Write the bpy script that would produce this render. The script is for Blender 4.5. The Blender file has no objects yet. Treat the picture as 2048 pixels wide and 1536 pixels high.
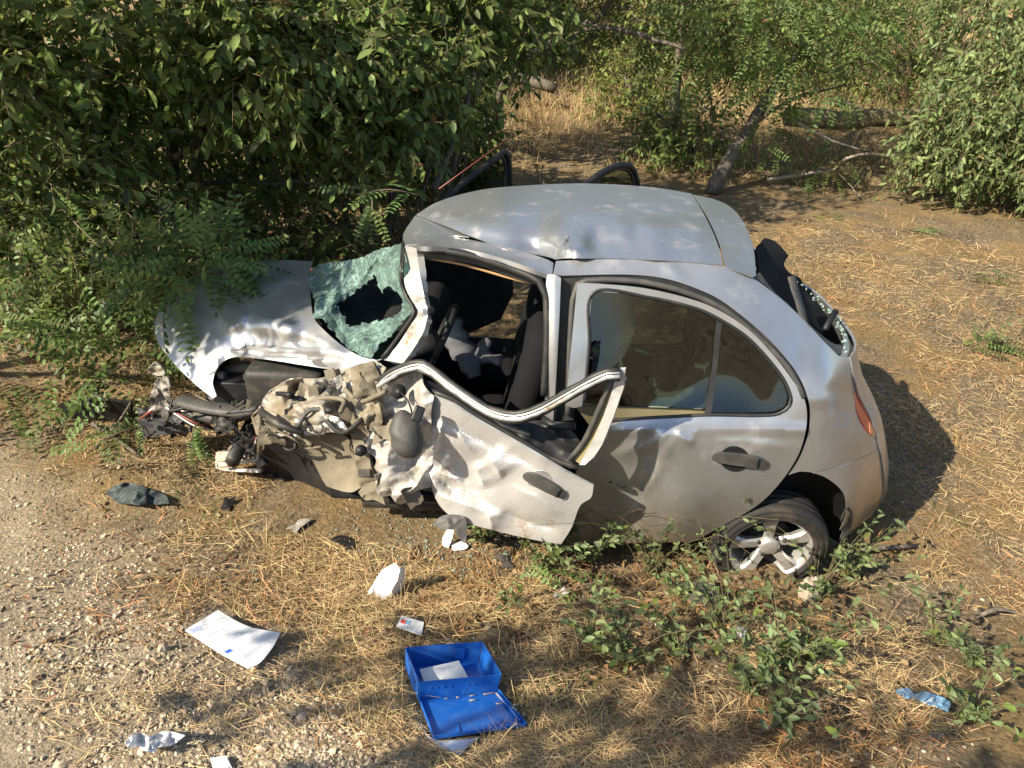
import bpy, math, random
import numpy as np
from mathutils import Vector, Matrix
from mathutils.geometry import delaunay_2d_cdt
random.seed(7); RNG = np.random.default_rng(11)
scene = bpy.context.scene
COL = scene.collection

# ---------------------------------------------------------------- camera
CAM = np.array([1.18, 3.58, 2.59]); YAW, PITCH, ROLL = math.radians(1.5), math.radians(29.5), math.radians(1.5)
Y, Z = 'y', 'z'
FPX, PW, PH = 1500.0, 2048.0, 1536.0
FW = np.array([math.sin(YAW)*math.cos(PITCH), -math.cos(YAW)*math.cos(PITCH), -math.sin(PITCH)])
_r0 = np.cross(FW, [0, 0, 1]); _r0 /= np.linalg.norm(_r0); _u0 = np.cross(_r0, FW)
RT = math.cos(ROLL)*_r0 + math.sin(ROLL)*_u0
UP = -math.sin(ROLL)*_r0 + math.cos(ROLL)*_u0
cd = bpy.data.cameras.new("camera"); cam = bpy.data.objects.new("camera", cd); COL.objects.link(cam)
cam.matrix_world = Matrix(((RT[0], UP[0], -FW[0], CAM[0]), (RT[1], UP[1], -FW[1], CAM[1]), (RT[2], UP[2], -FW[2], CAM[2]), (0, 0, 0, 1)))
cd.sensor_width = 36; cd.lens = 36*FPX/PW; cd.clip_start = 0.05; cd.clip_end = 600
scene.camera = cam

# ---------------------------------------------------------------- light
SUN_TO = np.array([1.22, 0.82, 1.12]); SUN_TO /= np.linalg.norm(SUN_TO)
wd = bpy.data.worlds.new("World"); scene.world = wd; wd.use_nodes = True
nt = wd.node_tree; sky = nt.nodes.new('ShaderNodeTexSky'); sky.sky_type = 'NISHITA'; sky.sun_disc = False
sky.sun_elevation = math.asin(SUN_TO[2]); sky.sun_rotation = math.atan2(SUN_TO[0], SUN_TO[1])
bg = nt.nodes['Background']; bg.inputs[1].default_value = 0.10
nt.links.new(sky.outputs[0], bg.inputs[0])
sl = bpy.data.lights.new("sun", 'SUN'); sl.energy = 5.0; sl.angle = math.radians(0.55); sl.color = (1.0, 0.90, 0.72)
so = bpy.data.objects.new("sun", sl); COL.objects.link(so); so.location = (8, 6, 9)
so.rotation_euler = Vector(SUN_TO).to_track_quat('Z', 'Y').to_euler()
scene.view_settings.view_transform = 'Standard'; scene.view_settings.look = 'None'
scene.view_settings.gamma = 1.0; scene.view_settings.use_curve_mapping = False
scene.view_settings.exposure = 1.02
scene.cycles.max_bounces = 8; scene.cycles.transparent_max_bounces = 12; scene.cycles.caustics_reflective = False; scene.cycles.caustics_refractive = False

# ---------------------------------------------------------------- survey helpers: sight line through a picture point, met with a real plane
def ray(u, v):
    return FW + (u-PW/2)/FPX*RT - (v-PH/2)/FPX*UP
def depth(u, v, k, val):
    d = ray(u, v); i = 'xyz'.index(k)
    return (val-CAM[i])/d[i]
def P(u, v, k, val):
    return CAM + ray(u, v)*depth(u, v, k, val)
def project(X):
    d = np.asarray(X) - CAM; z = d@FW
    return PW/2 + FPX*(d@RT)/z, PH/2 - FPX*(d@UP)/z, z

# ---------------------------------------------------------------- noise
def _hash(ix, iy, s):
    h = (ix.astype(np.int64)*374761393 + iy.astype(np.int64)*668265263 + s*982451653) & 0x7fffffff
    h = ((h ^ (h >> 13))*1274126177) & 0x7fffffff
    return ((h ^ (h >> 16)) & 0xffff)/65535.0*2*np.pi
def pn(x, y, s=0):
    x = np.asarray(x, float); y = np.asarray(y, float)
    x0 = np.floor(x); y0 = np.floor(y); fx = x-x0; fy = y-y0
    sx = fx*fx*fx*(fx*(fx*6-15)+10); sy = fy*fy*fy*(fy*(fy*6-15)+10)
    def g(i, j):
        a = _hash(x0+i, y0+j, s)
        return np.cos(a)*(fx-i) + np.sin(a)*(fy-j)
    a = g(0, 0)*(1-sx)+g(1, 0)*sx; b = g(0, 1)*(1-sx)+g(1, 1)*sx
    return (a*(1-sy)+b*sy)*1.5
def fbm(x, y, s=0, o=4):
    r = 0; a = 1.0
    for k in range(o):
        r = r+a*pn(x*2**k, y*2**k, s+k); a *= .5
    return r
def folds(u, v, s, wl, amp, n=5):
    """sheet-metal crumple: warped triangle waves in several directions"""
    r = random.Random(s); out = 0
    wu = u+pn(u/wl*.8, v/wl*.8, s)*wl*.9; wv = v+pn(u/wl*.8+9, v/wl*.8, s+1)*wl*.9
    for k in range(n):
        a = r.uniform(0, math.pi); l = wl*r.uniform(.7, 1.8)
        t = (wu*math.cos(a)+wv*math.sin(a))/l+r.random()
        out = out+(np.abs((t % 1)-.5)*4-1)*l/wl
    return out*amp/n
def facet(u, v, s, wl, amp, warp=.35):
    """crushed sheet: flat facets between a warped net of creases"""
    a = (s*37 % 180)*math.pi/180
    x = (u*math.cos(a)+v*math.sin(a))/wl+s*3.7; y = (-u*math.sin(a)+v*math.cos(a))/wl*1.35+s*1.9
    x, y = x+warp*pn(x*.9, y*.9, s+5), y+warp*pn(x*.9+7, y*.9, s+6)
    x0 = np.floor(x); y0 = np.floor(y); fx = x-x0; fy = y-y0
    h = lambda i, j: _hash(x0+i, y0+j, s)/np.pi-1
    h00, h10, h01, h11 = h(0, 0), h(1, 0), h(0, 1), h(1, 1)
    return amp*np.where(fx > fy, h00+(h10-h00)*fx+(h11-h10)*fy, h00+(h11-h01)*fx+(h01-h00)*fy)
def crush(u, v, s, wl, amp):
    return facet(u, v, s, wl, amp)+facet(u, v, s+1, wl*.48, amp*.42)+facet(u, v, s+2, wl*.22, amp*.16)
def crease(u, v, x1, y1, x2, y2, h, w, w2=None):
    """sharp fold along a line; different fall-off on its two sides"""
    L = math.hypot(x2-x1, y2-y1); dx, dy = (x2-x1)/L, (y2-y1)/L; t = (u-x1)*dx+(v-y1)*dy; d = -(u-x1)*dy+(v-y1)*dx+pn(t/40, t*0+x1, 3)*5
    ss = lambda q: np.clip(q, 0, 1)**2*(3-2*np.clip(q, 0, 1)); f = ss((t+6)/(.3*L+6))*ss((L+6-t)/(.3*L+6))
    return h*np.exp(-np.where(d > 0, d/w, -d/(w2 or w)))*f
def gauss(u, v, cu, cv, su, sv=None, ang=0):
    sv = sv or su; a = math.radians(ang); du = u-cu; dv = v-cv
    p = du*math.cos(a)+dv*math.sin(a); q = -du*math.sin(a)+dv*math.cos(a)
    return np.exp(-(p/su)**2-(q/sv)**2)

# ---------------------------------------------------------------- materials
def mat(name, col, rough=.6, metal=0.0, var=None, scale=6.0, bump=0.0, bscale=60., dirt=None, spec=.5, coat=0., isl=0., objr=0., trans=0., detail=4., stretch=None, low=None):
    """principled material; var=(colour2, lo, hi) noise mix; dirt=(colour, lo, hi, scale) dust/mud patches; isl / objr random value shift per leaf or object"""
    m = bpy.data.materials.new(name); m.use_nodes = True; t = m.node_tree; N = t.nodes; L = t.links
    b = N['Principled BSDF']; b.inputs['Roughness'].default_value = rough; b.inputs['Metallic'].default_value = metal
    b.inputs['Specular IOR Level'].default_value = spec; b.inputs['Coat Weight'].default_value = coat; b.inputs['Coat Roughness'].default_value = .12
    tc = N.new('ShaderNodeTexCoord'); vec = tc.outputs['Object']
    if stretch:
        mp = N.new('ShaderNodeMapping'); mp.inputs['Scale'].default_value = stretch; L.new(vec, mp.inputs[0]); vec = mp.outputs[0]
    def noise(sc, det=4., ro=.6):
        n = N.new('ShaderNodeTexNoise'); n.inputs['Scale'].default_value = sc; n.inputs['Detail'].default_value = det; n.inputs['Roughness'].default_value = ro; L.new(vec, n.inputs['Vector']); return n.outputs['Fac']
    def ramp(f, lo, hi):
        r = N.new('ShaderNodeMapRange'); r.inputs['From Min'].default_value = lo; r.inputs['From Max'].default_value = hi; L.new(f, r.inputs['Value']); return r.outputs[0]
    def mix(f, a, c):
        x = N.new('ShaderNodeMix'); x.data_type = 'RGBA'
        if hasattr(f, 'links'): L.new(f, x.inputs['Factor'])
        else: x.inputs['Factor'].default_value = f
        for s, q in ((x.inputs[6], a), (x.inputs[7], c)):
            if hasattr(q, 'links'): L.new(q, s)
            else: s.default_value = (*q, 1)
        return x.outputs[2]
    base = None
    c = tuple(col)
    rgb = N.new('ShaderNodeRGB'); rgb.outputs[0].default_value = (*c, 1); base = rgb.outputs[0]
    if var: base = mix(ramp(noise(scale, detail), var[1], var[2]), base, var[0])
    if isl or objr:
        if isl:
            g = N.new('ShaderNodeNewGeometry'); rnd = g.outputs['Random Per Island']; amt = isl
        else:
            g = N.new('ShaderNodeObjectInfo'); rnd = g.outputs['Random']; amt = objr
        hs = N.new('ShaderNodeHueSaturation')
        r = N.new('ShaderNodeMapRange'); r.inputs['To Min'].default_value = 1-amt; r.inputs['To Max'].default_value = 1+amt; L.new(rnd, r.inputs['Value']); L.new(r.outputs[0], hs.inputs['Value'])
        mu = N.new('ShaderNodeMath'); mu.operation = 'MULTIPLY'; mu.inputs[1].default_value = 17.31; L.new(rnd, mu.inputs[0])
        fr = N.new('ShaderNodeMath'); fr.operation = 'FRACT'; L.new(mu.outputs[0], fr.inputs[0])
        r2 = N.new('ShaderNodeMapRange'); r2.inputs['To Min'].default_value = .5-.06*amt; r2.inputs['To Max'].default_value = .5+.035*amt; L.new(fr.outputs[0], r2.inputs['Value']); L.new(r2.outputs[0], hs.inputs['Hue'])
        L.new(base, hs.inputs['Color']); base = hs.outputs[0]
    if dirt:
        f = ramp(noise(dirt[3], 7., .68), dirt[1], dirt[2]); base = mix(f, base, dirt[0])
        iv = N.new('ShaderNodeMath'); iv.operation = 'MULTIPLY_ADD'; iv.inputs[1].default_value = -metal; iv.inputs[2].default_value = metal; L.new(f, iv.inputs[0]); L.new(iv.outputs[0], b.inputs['Metallic'])
        ro = N.new('ShaderNodeMapRange'); ro.inputs['To Min'].default_value = rough; ro.inputs['To Max'].default_value = .85; L.new(f, ro.inputs['Value']); L.new(ro.outputs[0], b.inputs['Roughness'])
    if low:   # grime splashed up from the ground: colour, height it reaches, softness (object height)
        sp = N.new('ShaderNodeSeparateXYZ'); L.new(tc.outputs['Object'], sp.inputs[0])
        ng = N.new('ShaderNodeMath'); ng.operation = 'MULTIPLY_ADD'; ng.inputs[1].default_value = -.55; L.new(noise(7., 7., .7), ng.inputs[0]); L.new(sp.outputs[2], ng.inputs[2])
        base = mix(ramp(ng.outputs[0], low[1]+low[2], low[1]-low[2]), base, low[0])
    L.new(base, b.inputs['Base Color'])
    if bump:
        bn = N.new('ShaderNodeBump'); bn.inputs['Strength'].default_value = 1; bn.inputs['Distance'].default_value = bump; L.new(noise(bscale, 5.), bn.inputs['Height']); L.new(bn.outputs[0], b.inputs['Normal'])
    if trans:
        tr = N.new('ShaderNodeBsdfTranslucent'); ms = N.new('ShaderNodeMixShader'); ms.inputs[0].default_value = trans
        hs2 = N.new('ShaderNodeHueSaturation'); hs2.inputs['Value'].default_value = 1.5; hs2.inputs['Hue'].default_value = .485; L.new(base, hs2.inputs['Color']); L.new(hs2.outputs[0], tr.inputs[0])
        L.new(b.outputs[0], ms.inputs[1]); L.new(tr.outputs[0], ms.inputs[2]); L.new(ms.outputs[0], N['Material Output'].inputs[0])
    return m
def glass_mat(name, tint, rough=.02, alpha=.25, film=None):
    """pane: clear tinted transmission with fresnel reflection (thin glass); film=(colour, amount) cracked, whitened glass"""
    m = bpy.data.materials.new(name); m.use_nodes = True; t = m.node_tree; N = t.nodes; L = t.links
    N.remove(N['Principled BSDF']); out = N['Material Output']
    tr = N.new('ShaderNodeBsdfTransparent'); tr.inputs[0].default_value = (*tint, 1)
    gl = N.new('ShaderNodeBsdfGlossy'); gl.inputs['Roughness'].default_value = rough
    fr = N.new('ShaderNodeFresnel'); fr.inputs[0].default_value = 1.52
    ad = N.new('ShaderNodeMath'); ad.operation = 'MULTIPLY_ADD'; ad.inputs[1].default_value = 1.7; ad.inputs[2].default_value = .02; L.new(fr.outputs[0], ad.inputs[0])
    ge = N.new('ShaderNodeNewGeometry'); bf = N.new('ShaderNodeMath'); bf.operation = 'SUBTRACT'; bf.inputs[0].default_value = 1.; L.new(ge.outputs['Backfacing'], bf.inputs[1])
    ml = N.new('ShaderNodeMath'); ml.operation = 'MULTIPLY'; L.new(ad.outputs[0], ml.inputs[0]); L.new(bf.outputs[0], ml.inputs[1])
    mx = N.new('ShaderNodeMixShader'); L.new(ml.outputs[0], mx.inputs[0]); L.new(tr.outputs[0], mx.inputs[1]); L.new(gl.outputs[0], mx.inputs[2])
    res = mx.outputs[0]
    if film:
        tc = N.new('ShaderNodeTexCoord')
        vo = N.new('ShaderNodeTexVoronoi'); vo.feature = 'DISTANCE_TO_EDGE'; vo.inputs['Scale'].default_value = 20
        nz = N.new('ShaderNodeTexNoise'); nz.inputs['Scale'].default_value = 9; nz.inputs['Detail'].default_value = 5
        L.new(tc.outputs['Object'], nz.inputs[0])
        va = N.new('ShaderNodeVectorMath'); va.operation = 'MULTIPLY_ADD'; va.inputs[1].default_value = (.22, .22, .22); L.new(nz.outputs['Color'], va.inputs[0]); L.new(tc.outputs['Object'], va.inputs[2])
        L.new(va.outputs[0], vo.inputs['Vector'])
        def mr(f, a, b_, c, d):
            q = N.new('ShaderNodeMapRange'); L.new(f, q.inputs['Value'])
            for k_, z_ in zip(('From Min', 'From Max', 'To Min', 'To Max'), (a, b_, c, d)): q.inputs[k_].default_value = z_
            return q.outputs[0]
        v2 = N.new('ShaderNodeTexVoronoi'); v2.feature = 'DISTANCE_TO_EDGE'; v2.inputs['Scale'].default_value = 55; L.new(va.outputs[0], v2.inputs['Vector'])
        c1 = mr(vo.outputs['Distance'], 0.0, .10, 1.3, 0.0); c2 = mr(v2.outputs['Distance'], 0.0, .16, .7, 0.0)
        mxx = N.new('ShaderNodeMath'); mxx.operation = 'MAXIMUM'; L.new(c1, mxx.inputs[0]); L.new(c2, mxx.inputs[1])
        dens = mr(nz.outputs['Fac'], .36, .66, .18, 1.0)
        cr = N.new('ShaderNodeMath'); cr.operation = 'MULTIPLY'; L.new(mxx.outputs[0], cr.inputs[0]); L.new(dens, cr.inputs[1])
        mm = N.new('ShaderNodeMath'); mm.operation = 'MULTIPLY_ADD'; mm.inputs[1].default_value = 1-film[1]; mm.inputs[2].default_value = film[1]; mm.use_clamp = True; L.new(cr.outputs[0], mm.inputs[0])
        df = N.new('ShaderNodeBsdfDiffuse'); df.inputs[0].default_value = (*film[0], 1)
        tl = N.new('ShaderNodeBsdfTranslucent'); tl.inputs[0].default_value = (film[0][0]*.8, film[0][1], film[0][2]*.95, 1)
        fm = N.new('ShaderNodeMixShader'); fm.inputs[0].default_value = .4; L.new(df.outputs[0], fm.inputs[1]); L.new(tl.outputs[0], fm.inputs[2])
        m2 = N.new('ShaderNodeMixShader'); L.new(mm.outputs[0], m2.inputs[0]); L.new(res, m2.inputs[1]); L.new(fm.outputs[0], m2.inputs[2]); res = m2.outputs[0]
    L.new(res, out.inputs[0])
    return m

DUST = (.30, .245, .165)
M = {}
M['paint'] = mat('silver_paint', (.475, .475, .48), .33, .74, var=((.435, .43, .42), .42, .75), scale=16, detail=7, dirt=((.30, .255, .185), .55, 1.0, 3.6), low=((.27, .22, .15), .06, .22), coat=.35)
M['roofpaint'] = mat('silver_paint_dusty', (.45, .46, .48), .30, .76, var=((.425, .42, .41), .42, .75), scale=30, detail=7, dirt=((.32, .28, .21), .55, 1.0, 7.), coat=.25)
M['bent'] = mat('silver_paint_scraped', (.60, .59, .57), .40, .5, dirt=((.20, .145, .085), .555, .68, 4.2), bump=.002, bscale=55, coat=.05)
M['torn'] = mat('torn_wing_metal', (.50, .48, .45), .48, .4, dirt=((.19, .145, .085), .44, .66, 7.), bump=.003, bscale=60)
M['crush'] = mat('torn_sheet_metal_dusty', (.40, .38, .34), .42, .5, dirt=((.19, .15, .09), .36, .60, 9.), bump=.004, bscale=45)
M['khaki'] = mat('dusty_inner_wing', (.13, .108, .072), .75, .1, var=((.22, .185, .13), .4, .7), scale=5, bump=.003, bscale=40)
M['black'] = mat('black_plastic', (.014, .014, .015), .5, var=((.04, .037, .032), .55, .8), scale=12, spec=.3)
M['greyplastic'] = mat('dusty_grey_plastic', (.050, .048, .045), .6, var=((.10, .09, .075), .48, .78), scale=14, bump=.001)
M['rubber'] = mat('rubber_seal', (.018, .018, .017), .5, var=((.05, .045, .038), .5, .75), scale=10)
M['tyre'] = mat('tyre_rubber', (.016, .015, .014), .8, var=((.065, .05, .035), .5, .8), scale=9, bump=.002, bscale=50)
M['alloy'] = mat('alloy_wheel', (.56, .55, .52), .38, .65, dirt=((.30, .24, .16), .55, .8, 9.), coat=.1)
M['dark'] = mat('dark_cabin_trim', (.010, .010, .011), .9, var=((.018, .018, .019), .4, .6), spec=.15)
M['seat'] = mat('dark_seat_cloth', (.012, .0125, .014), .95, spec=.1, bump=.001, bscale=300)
M['seatgreen'] = mat('grey_green_seat_cloth', (.30, .315, .26), .95, var=((.22, .235, .20), .4, .6), scale=20, bump=.001, bscale=300)
M['pale_cloth'] = mat('pale_grey_cloth', (.12, .122, .13), .95, var=((.07, .07, .075), .4, .65), scale=8, spec=.1)
M['wood'] = mat('tan_lining', (.42, .25, .11), .7)
M['glass'] = glass_mat('window_glass', (.24, .31, .275))
M['shatter'] = glass_mat('shattered_windscreen', (.30, .44, .40), film=((.37, .53, .48), .22))
M['crumbs'] = mat('glass_crumbs', (.30, .42, .38), .15, spec=.8)
M['lamp'] = mat('red_lamp_lens', (.62, .022, .014), .12, spec=.7, var=((.55, .16, .08), .55, .75), scale=11, coat=.6)
M['iron'] = mat('dark_engine_metal', (.03, .029, .027), .6, .3, var=((.09, .08, .06), .48, .75), scale=12)
M['wire'] = mat('wire_red', (.22, .05, .04), .5); M['wire2'] = mat('wire_white', (.5, .48, .42), .5)

# ---------------------------------------------------------------- objects
ORG = {}
def org(p):
    return ORG.get(p.name, np.zeros(3)) if p else np.zeros(3)
def thing(name, label, cat, loc, group=None):
    o = bpy.data.objects.new(name, None); COL.objects.link(o); o.location = loc; o.empty_display_size = .1
    o['label'] = label; o['category'] = cat; ORG[o.name] = np.array(loc, float)
    if group: o['group'] = group
    return o
def tag(o, label, cat, group=None):
    o['label'] = label; o['category'] = cat
    if group: o['group'] = group
    return o
def mk(name, V, F, m, parent=None, smooth=True, at=None, thick=0., kind=None, label=None):
    """one mesh object; V in world coordinates"""
    V = np.asarray(V, float)
    if parent is not None: o0 = org(parent)
    else: o0 = np.array(at, float) if at is not None else np.zeros(3)
    me = bpy.data.meshes.new(name)
    if isinstance(F, np.ndarray):
        W = V-o0; n, k = F.shape
        me.vertices.add(len(W)); me.vertices.foreach_set('co', W.ravel())
        me.loops.add(n*k); me.loops.foreach_set('vertex_index', F.ravel().astype(np.int32))
        me.polygons.add(n); me.polygons.foreach_set('loop_start', np.arange(0, n*k, k, dtype=np.int32))
        try: me.polygons.foreach_set('loop_total', np.full(n, k, dtype=np.int32))
        except Exception: pass
        me.update(calc_edges=True)
    else:
        me.from_pydata((V-o0).tolist(), [], [list(f) for f in F]); me.update()
    me.polygons.foreach_set('use_smooth', np.full(len(me.polygons), smooth, dtype=bool))
    me.materials.append(m)
    o = bpy.data.objects.new(name, me); COL.objects.link(o)
    if parent is not None: o.parent = parent; ORG[o.name] = o0
    else: o.location = o0; ORG[o.name] = o0
    if parent is not None and parent.type == 'MESH': ORG[o.name] = org(parent)
    if thick:
        md = o.modifiers.new('Solidify', 'SOLIDIFY'); md.thickness = thick; md.offset = -1
        md = o.modifiers.new('EdgeSplit', 'EDGE_SPLIT'); md.split_angle = math.radians(42)
    if kind: o['kind'] = kind
    if label: o['label'] = label
    return o

def catmull(pts, step, closed=False):
    pts = np.asarray(pts, float); n = len(pts); out = []
    for i in range(n if closed else n-1):
        p0 = pts[(i-1) % n] if (closed or i > 0) else 2*pts[0]-pts[1]
        p1 = pts[i]; p2 = pts[(i+1) % n]
        p3 = pts[(i+2) % n] if (closed or i+2 < n) else 2*pts[-1]-pts[-2]
        k = max(1, int(np.linalg.norm(p2-p1)/step))
        for t in np.arange(k)/k:
            out.append(.5*((2*p1)+(p2-p0)*t+(2*p0-5*p1+4*p2-p3)*t*t+(3*p1-p0-3*p2+p3)*t**3))
    if not closed: out.append(pts[-1])
    return np.array(out)
def outline(pts, step):
    """closed outline; a third entry marks a corner, runs between corners are splined"""
    cor = [i for i, p in enumerate(pts) if len(p) > 2]
    xy = [p[:2] for p in pts]
    if not cor: return catmull(xy, step, True)
    n = len(pts); out = []
    for a, i in enumerate(cor):
        j = cor[(a+1) % len(cor)]
        run = [xy[k % n] for k in range(i, (j if j > i else j+n)+1)]
        out.append(catmull(run, step)[:-1])
    return np.concatenate(out)
def inside(poly, x, y):
    c = np.zeros(len(x), bool); n = len(poly)
    for i in range(n):
        x1, y1 = poly[i]; x2, y2 = poly[i-1]
        if y1 == y2: continue
        c ^= ((y1 > y) != (y2 > y)) & (x < (x2-x1)*(y-y1)/(y2-y1)+x1)
    return c
def tps(C, w):
    """thin-plate surface through control values"""
    C = np.asarray(C, float)/100; w = np.asarray(w, float); n = len(C)
    d = np.linalg.norm(C[:, None]-C[None], axis=2); K = np.where(d > 0, d*d*np.log(d+1e-12), 0)+np.eye(n)*1e-4
    A = np.zeros((n+3, n+3)); A[:n, :n] = K; A[:n, n] = 1; A[:n, n+1:] = C; A[n, :n] = 1; A[n+1:, :n] = C.T
    s = np.linalg.solve(A, np.concatenate([w, np.zeros(3)]))
    def f(u, v):
        q = np.stack([u, v], 1)/100; d = np.linalg.norm(q[:, None]-C[None], axis=2)
        return np.where(d > 0, d*d*np.log(d+1e-12), 0)@s[:n]+s[n]+q@s[n+1:]
    return f
def surface(ctrl):
    f = tps([c[:2] for c in ctrl], [1/depth(*c) for c in ctrl])
    def g(u, v, lift=0.):
        u = np.atleast_1d(np.asarray(u, float)); v = np.atleast_1d(np.asarray(v, float))
        d = FW+((u-PW/2)/FPX)[:, None]*RT-((v-PH/2)/FPX)[:, None]*UP
        t = 1/f(u, v)-lift/np.linalg.norm(d, axis=1)
        return CAM+d*t[:, None]
    return g
def ragged(ol, amt, s):
    k = np.arange(len(ol)); return ol+amt*np.stack([pn(k*.37, k*0.+s)+.7*pn(k*.9, k*0.+s+2), pn(k*.37, k*0.+s+5)+.7*pn(k*.9, k*0.+s+7)], 1)
def sheet(out, step, holes=(), rag=0):
    """triangulated 2D region: points, triangles"""
    ol = outline(out, step); hs = [outline(h, step) for h in holes]
    if rag: ol = ragged(ol, rag, 3); hs = [ragged(h, rag*1.4, 11) for h in hs]
    pts = [tuple(p) for p in ol]; E = [(i, (i+1) % len(ol)) for i in range(len(ol))]
    for h in hs:
        b = len(pts); pts += [tuple(p) for p in h]; E += [(b+i, b+(i+1) % len(h)) for i in range(len(h))]
    lo = ol.min(0); hi = ol.max(0); gx, gy = np.meshgrid(np.arange(lo[0], hi[0], step), np.arange(lo[1], hi[1], step*.87))
    gx = gx+(np.arange(gx.shape[0]) % 2)[:, None]*step*.5
    gx = gx.ravel(); gy = gy.ravel(); ok = inside(ol, gx, gy)
    for h in hs: ok &= ~inside(h, gx, gy)
    gx = gx[ok]; gy = gy[ok]; bd = np.array(pts)
    if len(gx):
        dm = np.min((gx[:, None]-bd[None, :, 0])**2+(gy[:, None]-bd[None, :, 1])**2, axis=1); k = dm > (step*.55)**2
        pts += list(zip(gx[k], gy[k]))
    r = delaunay_2d_cdt([Vector(p) for p in pts], E, [], 0, 1e-5)
    q = np.array([tuple(p) for p in r[0]]); T = np.array([list(t) for t in r[2]]); c = q[T].mean(1)
    k = inside(ol, c[:, 0], c[:, 1])
    for h in hs: k &= ~inside(h, c[:, 0], c[:, 1])
    return q, T[k]
def panel(name, out, ctrl, m, parent, holes=(), step=10, bump=None, thick=.004, label=None, lift=0., mirror=False, smooth=True, rag=0):
    q, T = sheet(out, step, holes, rag)
    g = surface(ctrl) if not callable(ctrl) else ctrl
    b = lift+(bump(q[:, 0], q[:, 1]) if bump else 0.)
    X = g(q[:, 0], q[:, 1], b)
    n = np.cross(X[T[:, 1]]-X[T[:, 0]], X[T[:, 2]]-X[T[:, 0]]); s = ((CAM-X[T[:, 0]])*n).sum(1) < 0
    T[s] = T[s][:, ::-1]
    if mirror: X = X*np.array([1, -1, 1]); T = T[:, ::-1]
    return mk(name, X, np.ascontiguousarray(T), m, parent, smooth, thick=thick, label=label)
def tube_arrays(pts, rad, n=8, cap=True, flat=1.0, upv=None):
    pts = np.asarray(pts, float); k = len(pts); rad = np.broadcast_to(np.asarray(rad, float), (k,))
    tg = np.gradient(pts, axis=0); tg /= np.linalg.norm(tg, axis=1)[:, None]+1e-12
    ref = np.array(upv if upv is not None else ([0, 0, 1] if abs(tg[0, 2]) < .9 else [1, 0, 0]), float)
    V = []; F = []
    a = np.arange(n)/n*2*np.pi
    for i in range(k):
        x = ref-tg[i]*(ref@tg[i]); x /= np.linalg.norm(x)+1e-12; ref = x if upv is None else np.array(upv, float); y = np.cross(tg[i], x)
        V.append(pts[i]+rad[i]*(np.cos(a)[:, None]*x*flat+np.sin(a)[:, None]*y))
    V = np.concatenate(V)
    for i in range(k-1):
        for j in range(n): F.append((i*n+j, i*n+(j+1) % n, (i+1)*n+(j+1) % n, (i+1)*n+j))
    if cap: F.append(tuple(range(n))[::-1]); F.append(tuple((k-1)*n+j for j in range(n)))
    return V, F
def join(parts):
    V = []; F = []; b = 0
    for v, f in parts:
        V.append(np.asarray(v, float)); F += [tuple(i+b for i in q) for q in f]; b += len(v)
    return np.concatenate(V), F
def tube(name, pts, rad, m, parent=None, n=8, flat=1., upv=None, **k):
    V, F = tube_arrays(pts, rad, n, True, flat, upv); return mk(name, V, F, m, parent, **k)
def pxline(pts, step=12, k='y', lift=0.):
    """polyline of survey points (u, v, kind, value) -> smooth 3D curve"""
    X = np.array([P(*p) for p in pts]); L = catmull(X, .03)
    return L
def boxv(c, s, R=None):
    c = np.array(c, float); h = np.array(s, float)/2
    V = np.array([(x, y, z) for x in (-1, 1) for y in (-1, 1) for z in (-1, 1)])*h
    if R is not None: V = V@np.asarray(R).T
    F = [(0, 1, 3, 2), (4, 6, 7, 5), (0, 4, 5, 1), (2, 3, 7, 6), (0, 2, 6, 4), (1, 5, 7, 3)]
    return V+c, F
def bevel(o, w=.01, s=2):
    md = o.modifiers.new('Bevel', 'BEVEL'); md.width = w; md.segments = s; md.limit_method = 'ANGLE'; return o
def rotm(ax, deg):
    return np.array(Matrix.Rotation(math.radians(deg), 3, ax))

# ---------------------------------------------------------------- ground
def gz(x, y):
    x = np.asarray(x, float); y = np.asarray(y, float)
    s = np.clip(y-.75, 0, 3.6); r = .37*np.where(s < .5, s*s, s-.25)*1.0
    r = r+np.clip(np.abs(x-1)-2.2, 0, 3)*.0
    far = np.clip(-y-5.5, 0, 60); r = r+far*.055*np.clip(far/4, 0, 1)+fbm(x*.25, y*.25, 3, 3)*.10*np.clip((far)/6, 0, 1)
    r = r+fbm(x*.9, y*.9, 5, 3)*.035+pn(x*3.3, y*3.3, 8)*.012
    r = r+.10*np.exp(-((x-3.0)/1.6)**2-((y-1.6)/.9)**2)
    return r
def PG(u, v, h=0.):
    z = 0.
    for i in range(40):
        p = P(u, v, 'z', z+h); z = .5*z+.5*float(gz(p[0], p[1]))
    return np.array([p[0], p[1], float(gz(p[0], p[1]))+h])
def gnormal(x, y):
    e = .08; n = np.array([-(gz(x+e, y)-gz(x-e, y))/(2*e), -(gz(x, y+e)-gz(x, y-e))/(2*e), 1.]); return n/np.linalg.norm(n)

def foot(pts):
    return np.array([PG(*p)[:2] for p in pts])
KEEP_CLEAR = [foot(p) for p in ([(795, 1300), (965, 1290), (1010, 1385), (1062, 1455), (868, 1488), (825, 1405)], [(365, 1262), (436, 1215), (505, 1252), (566, 1266), (500, 1342)], [(800, 1226), (854, 1242), (846, 1275), (788, 1255)], [(836, 1446), (960, 1470), (918, 1518)], [(250, 1490), (300, 1462), (374, 1468), (310, 1508)], [(418, 1512), (455, 1508), (470, 1545), (425, 1550)], [(1788, 1376), (1850, 1380), (1904, 1405), (1897, 1428), (1830, 1400)], [(208, 985), (262, 962), (340, 1003), (235, 1010)])]
def clear(x, y):
    k = np.ones(len(x), bool)
    for q in KEEP_CLEAR: k &= ~inside(q, x, y)
    return k
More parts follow.
